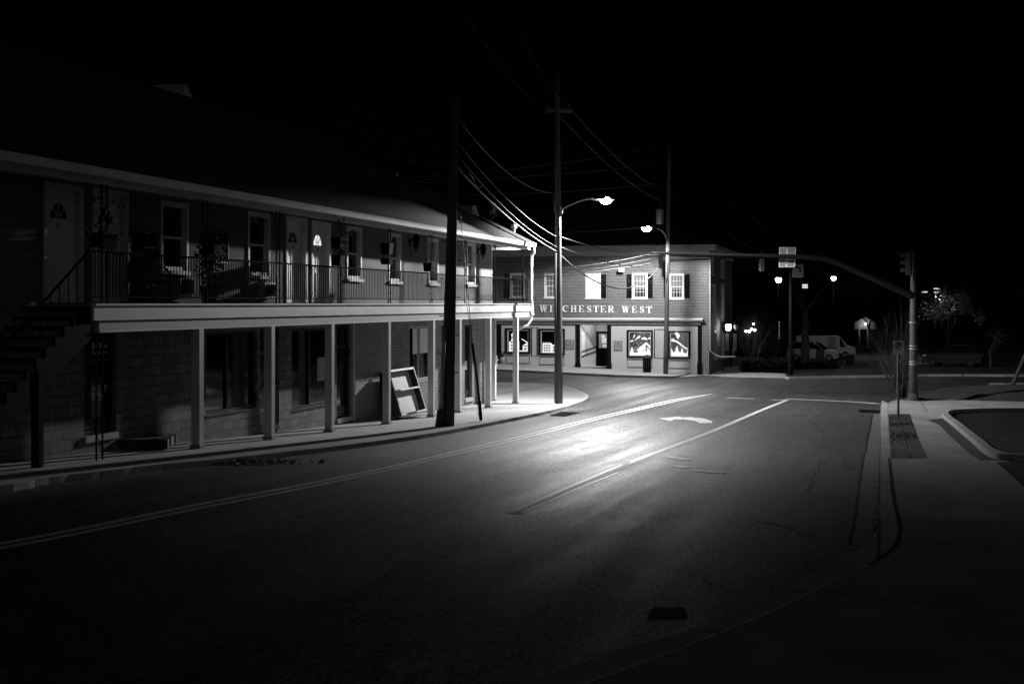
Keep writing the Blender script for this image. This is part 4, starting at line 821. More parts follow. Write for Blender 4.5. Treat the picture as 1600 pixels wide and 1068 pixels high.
m = MB(); m.tube([atD(868.3, 628, d2 - .12), atD(868.3, 395, d2 - .12)], .055, 8); m.tube([atD(868, 330, d2 - .1), atD(865.5, 300, d2 - .05)], .05, 8); m.tube([atD(869, 322, d2 - .12), atD(868.5, 172, d2 - .1)], .03, 6); m.build('conduit', 'woodd', P2)
m = MB(); ca, cb = atD(852, 172.5, d2), atD(893, 172.5, d2); m.obox((ca + cb) / 2, (cb - ca) / 2, FWD * .06, V((0, 0, .07))); m.build('crossarm', 'wood', P2)
for px, py in ((855.5, 170), (889, 169.5), (870.5, 120)):
    q = atD(px, py, d2); m = MB(); m.lathe(q, [(.03, -.05), (.07, .02), (.05, .06), (.1, .1), (.06, .15), (.09, .19), (.04, .26)], 10); m.build('insulator', 'dgrey', P2)
def lamp(P, arm, head_c, axis, s, label=None):
    m = MB(); m.tube(spl([tuple(p) for p in arm], 6), .035 * s, 8); m.build('lamp_arm', 'galv', P)
    a = axis.normalized(); sd = V((-a.y, a.x, 0)); h = V(head_c); vs = []; pr = [(-.42, .05, .04), (-.3, .1, .08), (-.05, .15, .1), (.2, .17, .1), (.36, .12, .07), (.42, .04, .03)]
    m = MB(); n = 10
    for (x, w, z) in pr:
        for j in range(n): tt = math.pi * j / (n - 1); vs.append(h + a * x * s + sd * math.cos(tt) * w * s + V((0, 0, math.sin(tt) * z * s)))
    m.add(vs, [(i * n + j, i * n + j + 1, (i + 1) * n + j + 1, (i + 1) * n + j) for i in range(len(pr) - 1) for j in range(n - 1)], True); hd = m.build('lamp_head', 'galv', P)
    m = MB(); m.ball(h + a * .08 * s + V((0, 0, -.03)), .21 * s, 14, (1, 1, .62)); m.build('lamp_lens', 'lens', hd)
    return hd
L1 = atD(943.5, 312, d2 + .6)
arm = [atD(878, 333, d2 - .05), atD(879.5, 326, d2), atD(897, 317, d2 + .15), atD(918, 310.8, d2 + .35), atD(934, 312.5, d2 + .55)]
lamp(P2, arm, L1, L1 - arm[3], 1.05)
m = MB(); m.obox(atD(876, 331, d2 - .12), RGT * .05, FWD * .04, V((0, 0, .18))); m.build('arm_bracket', 'galv', P2)
b3 = onG(1040, 584, .13); d3 = dep(b3); t3 = atD(1046.5, 226, d3)
P3 = pole(b3, t3, .165, .1, 'wooden pole with transformer and small street lamp before the brick building')
L2 = atD(1022, 357, d3 - 2.5)
arm = [atD(1040.5, 372, d3 - .15), atD(1039, 366, d3 - .3), atD(1034, 360, d3 - 1.), atD(1028, 357.3, d3 - 1.9)]
lamp(P3, arm, atD(1012, 357, d3 - 2.6), arm[3] - arm[2] + RGT * -.5, 1.35); L2 = atD(1011, 358, d3 - 2.6)
q = atD(1031, 350, d3 - .35); m = MB(); m.lathe(q, [(.22, 0), (.24, .04), (.24, .88), (.2, .94), (.06, .97)], 16); tr = m.build('transformer', 'galv', P3)
m = MB(); m.lathe(q + V((.08, 0, .95)), [(.05, 0), (.07, .05), (.04, .1), (.06, .14), (.02, .24)], 8); m.build('bushing', 'dgrey', tr)
for (px, py) in ((1046.5, 226), (1044, 254), (1043.5, 285)): q = atD(px - 2, py, d3 - .15); m = MB(); m.lathe(q - V((0, 0, .1)), [(.05, 0), (.08, .04), (.05, .1), (.07, .14), (.03, .2)], 8); m.build('insulator', 'dgrey', P3)
m = MB(); m.obox(atD(1033, 395, d3 - .3), RGT * .35, FWD * .04, V((0, 0, .05))); m.obox(atD(1028, 391, d3 - .35), RGT * .03, FWD * .03, V((0, 0, .3))); m.build('cable_bracket', 'iron', P3)
m = MB(); m.tube([atD(1041.5, 440, d3 - .17), atD(1042, 390, d3 - .16)], .04, 6); m.build('conduit', 'galv', P3)
# ------------------------------------------------ cables
def cable(a, b, sag, r, label, m_='cable', n=14, mid=None):
    pts = []
    for k in range(n + 1): t = k / n; p = a.lerp(b, t); p.z -= sag * 4 * t * (1 - t); pts.append(p)
    m = MB(); m.tube(pts, r, 5); tag(m.build('overhead_cable', m_), label, 'cable')
A_ = atD
cable(A_(713, 182, d1), A_(866, 302, d2), .5, .014, 'topmost cable falling from the leaning pole to the lamp pole')
cable(A_(713, 220, d1), A_(870, 370, d2), .3, .011, 'cable just above the middle of the three steep ones between the poles', 'cablel')
cable(A_(713, 240, d1), A_(871, 386, d2), .3, .011, 'lower thin cable of the steep ones reaching the lamp pole', 'cablel')
cable(A_(712, 259, d1), A_(870, 393, d2), .22, .024, 'thick bright bundled cable falling steeply to the lamp pole', 'cablel')
m = MB(); m.tube(spl([tuple(A_(px, py, d1 + dd)) for px, py, dd in ((714, 259, .1), (722, 268, 1.5), (729, 276, 2.6), (733, 272, 3.0), (739, 278, 4), (742, 288, 4.4), (749, 293, 5.2), (755, 290, 6))], 6), .014, 5); tag(m.build('overhead_cable', 'cablel'), 'short looped cable tail hanging near the leaning pole', 'cable')
cable(A_(0, -53, 14), A_(688, 258, d1), .15, .013, 'palest cable coming over the roof to the leaning pole', 'cabled')
m = MB(); m.tube(spl([tuple(A_(px, py, d1 - .1)) for px, py in ((687, 248), (692, 258), (703, 262), (712, 258))], 6), .012, 5); tag(m.build('overhead_cable', 'cablel'), 'small drooping jumper loop on the leaning pole', 'cable')
cable(A_(60, -40, 14), A_(704, 214, d1), .2, .014, 'highest dim cable above the roof reaching the leaning pole', 'cablek'); cable(A_(0, -28, 14), A_(707, 238, d1), .2, .014, 'dim cable second above the roof at the leaning pole', 'cablek')
cable(A_(0, -25, 14), A_(688, 261, d1), .3, .012, 'dim cable just under the palest one at the leaning pole', 'cablek'); cable(A_(0, 28, 14), A_(703, 290, d1), .3, .012, 'lowest dim cable over the roof to the leaning pole', 'cablek')
q = roof_pt(410, 236); cable(q, A_(700, 306, d1), .25, .012, 'service cable from the roof slope to the leaning pole')
cable(A_(872, 395, d2 - .1), A_(1031, 416, d3 - .4), 1.35, .028, 'thick cable sagging deep across the brick wall between poles', 'cablel')
cable(A_(876, 370, d2 - .1), A_(1033, 398, d3 - .4), .25, .02, 'dark cable crossing the eave of the brick building'); cable(A_(874, 385, d2 - .1), A_(1032, 414, d3 - .4), .35, .018, 'thin cable over the upper brick wall, above the deep sagging one')
cable(A_(640, 421, 70), A_(1020, 396, d3 - .4), .5, .018, 'straight bright cable crossing high on the brick wall', 'cablel'); cable(A_(640, 437, 70), A_(1030, 409, d3 - .4), .35, .03, 'bright cable crossing just above the upstairs windows', 'cablel')
cable(A_(640, 430, 70), A_(1029, 401, d3 - .4), .5, .016, 'thin middle cable between two bright ones on the brick wall', 'cablel')
for k, (a, b, c, d) in enumerate(((500, 282, 1044, 226), (480, 276, 1042, 254), (480, 296, 1041, 285), (480, 352, 1040, 352))): cable(A_(a, b, 78), A_(c, d, d3 - .1), .5, .02, ('highest', 'second highest', 'third highest', 'lowest')[k] + ' level cable running from the transformer pole over the dark roof')
cable(A_(660, -80, 22), A_(854, 168, d2), .4, .012, 'cable rising from one end of the tall crossarm to the dark sky', 'cablek'); cable(A_(790, 0, 28), A_(888, 168, d2), .3, .012, 'cable rising from the other end of the tall crossarm', 'cablek')
cable(A_(890, 168, d2), A_(1044, 300, d3), .5, .012, 'dim cable from tall crossarm down to the transformer pole'); cable(A_(873, 180, d2), A_(1044, 318, d3), .5, .012, 'dim cable from the tall pole shaft to the transformer pole')
cable(A_(1048, 228, d3), A_(1300, 420, 150), .8, .02, 'dim cable leaving the transformer pole top away from the street'); cable(A_(1048, 300, d3), A_(1260, 420, 150), .8, .02, 'dim lower cable leaving the transformer pole behind the mast arm')
# guy wire with its guard
gb = onG(752.5, 656, .13); t = thing('guy_wire', 'slanting dark guy wire with guard anchored in the walk by the leaning pole', 'guy wire', gb)
gu = atD(738.5, 536, dep(gb) - .2); gt = atD(716, 300, d1)
m = MB(); m.tube([gb - V((0, 0, .1)), gu, gt], .01, 5); m.build('wire', 'cable', t)
m = MB(); m.tube([gb.lerp(gu, .12), gu], .035, 8); m.build('guard', 'black', t)
m = MB(); m.tube([gb + RGT * -.02, gb.lerp(gu, .25)], .05, 8); m.build('guard_sleeve', 'black', t)
g2 = onG(747.5, 650, .13); m = MB(); m.tube([g2, atD(733, 500, dep(g2) - .3), atD(727, 455, dep(g2) - .4)], .009, 5); tag(m.build('guy_wire', 'cable'), 'second thin guy wire just inside the guarded one', 'guy wire')
# ================================================================== STREET FURNITURE
SGF = lambda D_: Fr(EYE + FWD * D_, RGT, -FWD)
def uu(px, D_): return (px - 800) / F * D_
def vv(py, D_): return EZ + (474 - py) / F * D_
# near signal pole with the long mast arm
bs = onG(1427, 625.5, .13); ds = dep(bs)
TS = thing('traffic_signal', 'tall pole with long curved mast arm reaching over the crossing', 'traffic signal', bs)
m = MB(); tt = atD(1427, 396, ds); m.tube([bs - V((0, 0, .1)), bs + V((0, 0, 1.8)), tt], [.17, .15, .1], 14); m.build('pole', 'polep', TS)
m = MB(); arm = spl([tuple(atD(px, py, ds)) for px, py in ((1427, 462), (1400, 450), (1350, 428), (1310, 411), (1285, 404), (1250, 401.5), (1200, 399.5), (1100, 397), (1018, 394.5))], 5)
m.tube(arm, [.17 - .12 * k / (len(arm) - 1) for k in range(len(arm))], 10); m.build('mast_arm', 'mast', TS)
m = MB(); m.lathe(bs, [(.3, 0), (.3, .05), (.2, .08), (.18, .3)], 14); m.build('pole_base', 'polep', TS)
for z in (505, 541.5, 546, 566, 570): m = MB(); c = atD(1427, z, ds); m.lathe(c, [(.155, 0), (.165, .01), (.165, .05), (.155, .06)], 14); m.build('pole_band', 'galv', TS)
def sighead(P, c, h, D_side, facing, mname='dgrey'):
    """three section signal head; facing = unit vector the lenses look along"""
    f = facing.normalized(); sd = V((-f.y, f.x, 0)); m = MB()
    m.obox(c, sd * h * .16, f * h * .1, V((0, 0, h * .5))); hd = m.build('signal_head', mname, P)
    for k in (-1, 0, 1):
        cc = c + V((0, 0, k * h * .32)) + f * h * .1
        m = MB(); m.tube([cc, cc + f * .02], h * .12, 12); m.build('signal_lens', 'glass', hd)
        m = MB(); pr = [cc + sd * math.cos(a) * h * .14 + V((0, 0, math.sin(a) * h * .14)) for a in [math.radians(-20 + 220 * j / 10) for j in range(11)]]
        m.add(pr + [p + f * h * .22 for p in pr], [(j, j + 1, 12 + j, 11 + j) for j in range(10)]); m.build('visor', mname, hd)
    return hd
sighead(TS, atD(1418.5, 411.5, ds - .05), .9, 0, -RGT * .95 + FWD * .2, 'dgrey')
m = MB(); m.tube([atD(1420, 400, ds), atD(1427, 400, ds)], .03, 6); m.tube([atD(1420, 424, ds), atD(1427, 424, ds)], .03, 6); m.tube([atD(1425.5, 440, ds - .1), atD(1425.5, 390, ds - .1)], .03, 6); m.build('signal_bracket', 'galv', TS)
# lane sign on the arm
Q = SGF(ds + .25); du = lambda px: uu(px, ds + .25); dv_ = lambda py: vv(py, ds + .25)
m = MB(); Q.poly(m, [(du(1216.5), dv_(417.5)), (du(1242), dv_(417.5)), (du(1244), dv_(386)), (du(1217.5), dv_(386))], 0, .02); ls = m.build('lane_sign', 'signd', TS)
m = MB(); Q.strip(m, [(du(1217.5), dv_(416.7)), (du(1241.3), dv_(416.7)), (du(1243.2), dv_(386.8)), (du(1218.2), dv_(386.8))], .02, .02, .024, True); m.build('sign_border', 'sign', ls)
m = MB(); Q.strip(m, [(du(1229.4), dv_(396)), (du(1229.2), dv_(391))], .04, .02, .024); Q.strip(m, [(du(1228.7), dv_(411)), (du(1229), dv_(404))], .04, .02, .024)
Q.poly(m, [(du(1227.5), dv_(390.5)), (du(1231.2), dv_(390.5)), (du(1229.4), dv_(387.3))], .02, .025); Q.poly(m, [(du(1226.6), dv_(413)), (du(1230.6), dv_(413)), (du(1228.5), dv_(416.2))], .02, .025); m.build('arrow', 'white', ls)
m = MB(); Q.box(m, du(1228.4), du(1230.2), dv_(399), dv_(396.5), .02, .03); m.build('sign_clamp', 'galv', ls)
# far signal pole
bf = onG(1235.5, 585.5, .05); df = dep(bf)
TF = thing('traffic_signal', 'far thin signal pole with left turn sign beyond the crossing', 'traffic signal', bf)
m = MB(); m.tube([bf, atD(1235.5, 400, df)], [.15, .1], 12); m.build('pole', 'mast', TF)
m = MB(); m.tube([atD(1235.5, 404.5, df), atD(1130, 401.5, df), atD(1030, 398.5, df)], [.09, .07, .05], 8); m.build('mast_arm', 'mast', TF)
sighead(TF, atD(1190.5, 414, df - .1), .8, 0, FWD * .9 + RGT * -.3, 'galv'); sighead(TF, atD(1032.5, 409, df - .1), .85, 0, FWD, 'black')
m = MB(); m.tube([atD(1190, 405, df - .1), atD(1190, 391, df - .1)], .03, 6); m.build('signal_bracket', 'galv', TF)
Q2 = SGF(df - .3); du2 = lambda px: uu(px, df - .3); dv2 = lambda py: vv(py, df - .3)
m = MB(); Q2.poly(m, [(du2(1238), dv2(433)), (du2(1255), dv2(433)), (du2(1255.4), dv2(412.5)), (du2(1238.4), dv2(412.5))], 0, .02); s2 = m.build('turn_sign', 'signd', TF)
m = MB(); Q2.strip(m, [(du2(1250), dv2(425.8)), (du2(1250), dv2(421)), (du2(1248.6), dv2(418.3)), (du2(1245.6), dv2(417.3)), (du2(1244), dv2(417.3))], .09, .02, .025); Q2.poly(m, [(du2(1244.4), dv2(419.6)), (du2(1244.4), dv2(415)), (du2(1241.2), dv2(417.3))], .02, .0255); m.build('arrow', 'black', s2)
text('ONLY', .2, Q2, du2(1246.6), dv2(431.2), .022, 'black', s2, 'lettering', 'CENTER')
# no parking sign
bp = onG(1403.5, 651, .15); dp = dep(bp); NP = thing('parking_sign', 'small pale no parking sign on a post in the brick planting strip', 'sign', bp)
m = MB(); m.obox(V((bp.x, bp.y, (bp.z + vv(545, dp)) / 2)), RGT * .032, FWD * .02, V((0, 0, (vv(545, dp) - bp.z) / 2))); m.build('post', 'signd', NP)
Q3 = SGF(dp - .03); u3 = lambda px: uu(px, dp - .03); v3 = lambda py: vv(py, dp - .03)
m = MB(); Q3.poly(m, [(u3(1396), v3(554.8)), (u3(1411.4), v3(554.8)), (u3(1412), v3(554)), (u3(1412), v3(532.5)), (u3(1411.4), v3(531.8)), (u3(1396), v3(531.8)), (u3(1395.5), v3(532.5)), (u3(1395.5), v3(554))], 0, .006); pl = m.build('sign_plate', 'sign', NP)
cx, cz = u3(1403.8), v3(540); m = MB(); Q3.strip(m, [(cx + .105 * math.cos(a), cz + .105 * math.sin(a)) for a in [2 * math.pi * k / 28 for k in range(28)]], .022, .006, .009, True)
Q3.strip(m, [(cx - .075, cz - .075), (cx + .075, cz + .075)], .018, .006, .0085); m.build('prohibition_ring', 'dgrey', pl)
m = MB(); Q3.box(m, cx - .045, cx - .015, cz - .075, cz + .08, .006, .0105); Q3.strip(m, [(cx - .015, cz + .065)] + arc(cx + .015, cz + .03, .035, 90, -90, 8) + [(cx - .015, cz - .005)], .028, .006, .0112); m.build('letter', 'black', pl)
# bin, hydrant, pot
bb = onG(1011, 581.5, .13); t = thing('litter_bin', 'black round litter bin on the walk before the snowy shop window', 'bin', bb)
m = MB(); m.lathe(bb, [(.22, 0), (.24, .03), (.26, .8), (.28, .82), (.28, .88)], 16); m.build('bin_body', 'black', t)
m = MB(); m.lathe(bb + V((0, 0, .88)), [(.27, 0), (.26, .1), (.18, .2), (.06, .25)], 16); m.build('bin_lid', 'dgrey', t)
for k in range(12): a = 2 * math.pi * k / 12; m = MB(); m.tube([bb + V((.25 * math.cos(a), .25 * math.sin(a), .05)), bb + V((.275 * math.cos(a), .275 * math.sin(a), .8))], .012, 4); m.build('bin_slat', 'dgrey', t)
bh = onG(774.5, 572, .13); t = thing('fire_hydrant', 'white fire hydrant on the far walk beside the dark pilaster', 'hydrant', bh)
m = MB(); m.lathe(bh, [(.15, 0), (.15, .05), (.1, .06), (.1, .5), (.13, .52), (.13, .56)], 12); m.build('barrel', 'white', t); m = MB(); m.lathe(bh + V((0, 0, .56)), [(.12, 0), (.1, .1), (.04, .15), (.03, .2)], 12); m.build('bonnet', 'white', t)
for s_ in (-1, 1): m = MB(); m.tube([bh + V((.08 * s_, 0, .4)), bh + V((.18 * s_, 0, .4))], .05, 8); m.build('outlet', 'white', t)
m = MB(); m.tube([bh + V((0, -.08, .36)), bh + V((0, -.19, .36))], .065, 8); m.build('pumper_outlet', 'white', t)
bh = onG(785, 568, .13); t = thing('potted_plant', 'pale tub with dark plant beside the leftmost shop window', 'plant', bh)
m = MB(); m.lathe(bh, [(.16, 0), (.2, .3), (.22, .42), (.2, .43)], 12); m.build('pot', 'trimd', t); m = MB(); leafcloud(m, bh + V((0, 0, .62)), 120, .12, .12, .06, random.Random(9)); m.build('foliage', 'leaf', t, False)
# lantern post with banners by the side street
bl_ = onG(1142.5, 580, .03); dl = dep(bl_); t = thing('lamp_post', 'twin lantern post with two pale banners at the side of the brick building', 'lamp post', bl_)
m = MB(); m.tube([bl_, V((bl_.x, bl_.y, vv(507, dl)))], [.08, .05], 10); m.obox(V((bl_.x, bl_.y, vv(518.5, dl))), RGT * .42, FWD * .03, V((0, 0, .03))); m.build('post', 'black', t)
for k, (px, lit) in enumerate(((1138, 1), (1150.5, 0))):
    c = V((bl_.x, bl_.y, 0)) + RGT * uu(px - 1142.5 + 800, dl); m = MB(); m.lathe(V((c.x, c.y, vv(516, dl))), [(.1, 0), (.16, .08), (.2, .3), (.14, .42)], 12); m.build('lantern', 'bulb' if lit else 'signd', t)
    m = MB(); m.lathe(V((c.x, c.y, vv(516, dl) + .43)), [(.22, 0), (.12, .1), (.02, .2)], 10); m.build('lantern_cap', 'black', t)
QB = SGF(dl - .08); ub = lambda px: uu(px, dl - .08); vb = lambda py: vv(py, dl - .08)
m = MB(); QB.box(m, ub(1133.3), ub(1138.8), vb(548), vb(520.5), 0, .02); m.build('banner', 'signd', t); m = MB(); QB.box(m, ub(1145.5), ub(1151), vb(548), vb(521), 0, .02); QB.box(m, ub(1144), ub(1148), vb(553), vb(543.5), .021, .03); m.build('banner', 'signd', t)
pb = onG(1140, 581, .03); t = thing('planter', 'square stone planter at the foot of the twin lantern post', 'planter', pb + FWD * -.5)
c = pb + FWD * -.5; m = MB(); m.obox(c + RGT * -.2 + V((0, 0, .17)), RGT * .28, FWD * .3, V((0, 0, .17))); m.obox(c + RGT * .3 + V((0, 0, .19)), RGT * .2, FWD * .34, V((0, 0, .19))); m.build('planter_box', 'signd', t); m = MB(); leafcloud(m, c + V((0, 0, .42)), 60, .2, .06, .05, random.Random(4)); m.build('foliage', 'leaf', t, False)
# ================================================================== PLANTS
def branches(m, p, d, L, r, depth, rg, spread=.5, leafs=None, droop=0., tip=.4):
    n = 3; pts = [V(p)]; q = V(p); dd = V(d).normalized()
    for k in range(n): dd = (dd + V((rg.gauss(0, .1), rg.gauss(0, .1), rg.gauss(0, .07) - droop))).normalized(); q = q + dd * L / n; pts.append(V(q))
    m.tube(pts, [r * (1 - (1 - tip) * k / n) for k in range(n + 1)], 5 if r > .03 else 3, False)
    if leafs is not None and depth <= 1: leafs.append((V(q), L))
    if depth == 0: return
    for k in range(rg.choice((2, 3))):
        a = V((rg.gauss(0, 1), rg.gauss(0, 1), rg.gauss(.2, .6))).normalized(); st_ = pts[rg.choice((2, 3))]
        branches(m, st_, (dd + a * spread), L * rg.uniform(.6, .85), r * tip * 1.1, depth - 1, rg, spread, leafs, droop, tip)
def shrub(base, n, H, spreadx, label, seed, r=.02, cat='shrub', depth=2):
    t = thing('bare_shrub', label, cat, base); m = MB(); rg = random.Random(seed)
    for k in range(n):
        a = rg.uniform(0, 6.283); s_ = rg.uniform(0, spreadx); branches(m, base + V((rg.gauss(0, .12), rg.gauss(0, .12), -.05)), V((math.cos(a) * s_, math.sin(a) * s_, 1)), H * rg.uniform(.35, .6), r, depth, rg, .35)
    m.build('stems', 'bark', t); return t
bq = onG(1413, 622, .0); shrub(bq + FWD * .8, 46, 3.1, .42, 'tall bare twiggy shrub behind the no parking sign', 11, .022)
m = MB(); q = bq + FWD * 1.1 + RGT * .1; m.tube([q - V((0, 0, .1)), q + V((.02, 0, .8)), q + V((.05, 0, 1.6))], [.34, .26, .2], 10); t = tag(m.build('tree_stump', 'bark'), 'black stump-like trunk between the sign post and the signal pole', 'tree stump')
q = atD(1176, 578, 97); q.z = g(q.x, q.y); shrub(q, 22, 3.6, .45, 'bare bush in front of bright lights right of the brick building', 12, .03)
q = atD(1200, 578, 104); q.z = g(q.x, q.y); shrub(q, 18, 3.4, .5, 'bare bush next to the vertical lit sign', 13, .03)
def tree(base, th, r, crown_n, leafs_s, label, seed, lean=V((0, 0, 1)), depth=4, leaf_mat='leaf', L0=None, name='tree'):
    t = thing(name, label, 'tree', base); rg = random.Random(seed); m = MB(); L = []
    top = base + lean.normalized() * th; m.tube([base - V((0, 0, .1)), base.lerp(top, .5) + V((rg.gauss(0, .05), 0, 0)), top], [r * 1.25, r, r * .8], 9)
    for k in range(4): a = rg.uniform(0, 6.28); branches(m, top - lean.normalized() * rg.uniform(0, .4), lean.normalized() + V((math.cos(a) * .8, math.sin(a) * .8, rg.uniform(0, .3))), L0 or th * .6, r * .55, depth - 1, rg, .6, L)
    m.build('trunk', 'bark', t)
    if crown_n:
        m = MB(); per = max(1, crown_n // max(1, len(L)))
        for p, l in L: leafcloud(m, p, per, l * .45, l * .35, leafs_s, rg)
        m.build('crown', leaf_mat, t, False)
    return t
q = atD(1483, 553, 126); q.z = g(q.x, q.y); tree(q, 2.3, .16, 1900, .13, 'spreading tree whose leaves catch the car park lights', 21, V((-.05, 0, 1)), 4, leaf_mat='leaflit', L0=1.5)  # brighter leaf colour stands in for lamplight on the crown
q = onG(1574, 617, .25); tl = tree(q, 3.0, .075, 0, .05, 'young bare tree leaning over the mulch bed', 22, V((.42, .1, 1)), 3, L0=1.3)
t = MB(); q2 = onG(1572, 613, .1); t.tube([q2, q2 + V((0, 0, .75))], .025, 6); tag(t.build('tree_stake', 'bark'), 'short thin stake standing beside the leaning young tree', 'stake')
q = atD(1546, 545, 100); q.z = g(q.x, q.y); tree(q, 1.5, .06, 320, .07, 'small thin tree with a few lit leaves far across the road', 23, depth=3, L0=.8)
for px0, px1, yt, D_, lab in ((1160, 1232, 566, 96, 'low black hedge below the bright lamps, right of the planter'), (1242, 1306, 567, 104, 'low black hedge hiding the wheels of the pale hatchback')):
    m = MB(); rg = random.Random(px0); a = atD(px0, 474, D_); b = atD(px1, 474, D_)
    for k in range(900):
        f = rg.random(); p = a.lerp(b, f) + FWD * rg.gauss(0, .25); gz_ = g(p.x, p.y); hh = max(.3, vv(yt, D_) - gz_) * (1 + .15 * math.sin(f * 23)); p.z = gz_ + hh * rg.random() ** .7
        u = V((rg.uniform(-1, 1), rg.uniform(-1, 1), rg.uniform(-1, 1))).normalized() * .13; v = u.cross(V((rg.random() - .5, rg.random() - .5, 1))).normalized() * .09; m.quad(p - u, p + v, p + u, p - v)
    tag(m.build('hedge', 'black', None, False), lab, 'hedge')
q = atD(1258, 566, 108); q.z = g(q.x, q.y); tree(q, 4.2, .3, 0, .05, 'dark bare tree whose trunk hides the middle of the pale hatchback', 31, depth=4, L0=2.4)
q = atD(1362, 545, 150); q.z = g(q.x, q.y); tree(q, 2.6, .14, 0, .05, 'dark bare tree with branches across the lit porch gable', 32, V((-.12, 0, 1)), depth=5, L0=2.2)
# mulch bed and a few tufts
m = MB(); rg = random.Random(8); cA = onG(1590, 618, .2); n = 22; vs = []
for i in range(n + 1):
    for j in range(n + 1):
        x = cA.x - 4.2 + 9 * i / n; y = cA.y - 4.2 + 8 * j / n; d_ = max(0, 1 - ((x - cA.x - .2) / 4.3) ** 2 - ((y - cA.y) / 3.9) ** 2); vs.append((x, y, g(x, y) + .13 + .5 * d_ ** .7 + (rg.uniform(-.04, .05) if d_ > 0 else 0)))
m.add(vs, [q for q in [(i * (n + 1) + j, (i + 1) * (n + 1) + j, (i + 1) * (n + 1) + j + 1, i * (n + 1) + j + 1) for i in range(n) for j in range(n)] if any(vs[a][2] > g(vs[a][0], vs[a][1]) + .15 for a in q)], True); struct(m.build('terrain_mound', 'mulch'))
m = MB(); P4 = [onG(*p, .15) for p in ((1388.5, 647), (1421, 646.5), (1449, 716), (1391.5, 716))]
for k in range(1500):
    a, b = rg.random(), rg.random(); b = rg.choice((rg.gauss(.58, .06), rg.gauss(.1, .06), rg.random(), rg.gauss(.3, .03))); b = cl(b, 0, 1); p = P4[0].lerp(P4[1], a).lerp(P4[3].lerp(P4[2], a), b); p.z = g(p.x, p.y) + .147
    h = rg.uniform(.015, .05); m.quad(p + V((-.006, 0, 0)), p + V((.006, 0, 0)), p + V((rg.gauss(0, .05), rg.gauss(0, .05), h)))
tag(m.build('weeds', 'rubble', None, False), 'thin dry weeds growing between the pavers of the planting strip', 'weeds', None, 'stuff')
m = MB()
for k in range(150):
    p = onG(rg.gauss(1369, 3), rg.choice((rg.uniform(748, 842), rg.gauss(832, 4))), 0); p.z = g(p.x, p.y) + .008; s = rg.uniform(.006, .02); a = V((rg.gauss(0, 1), rg.gauss(0, 1), rg.gauss(0, .3))).normalized() * s; b = a.cross(V((0, 0, 1))).normalized() * s * .6
    m.quad(p - a, p + b, p + a + V((0, 0, s)), p - b + V((0, 0, s * .5)))
tag(m.build('gutter_leaves', 'signd', None, False), 'dry leaf litter lying in the gutter by the near kerb', 'leaf litter', None, 'stuff')
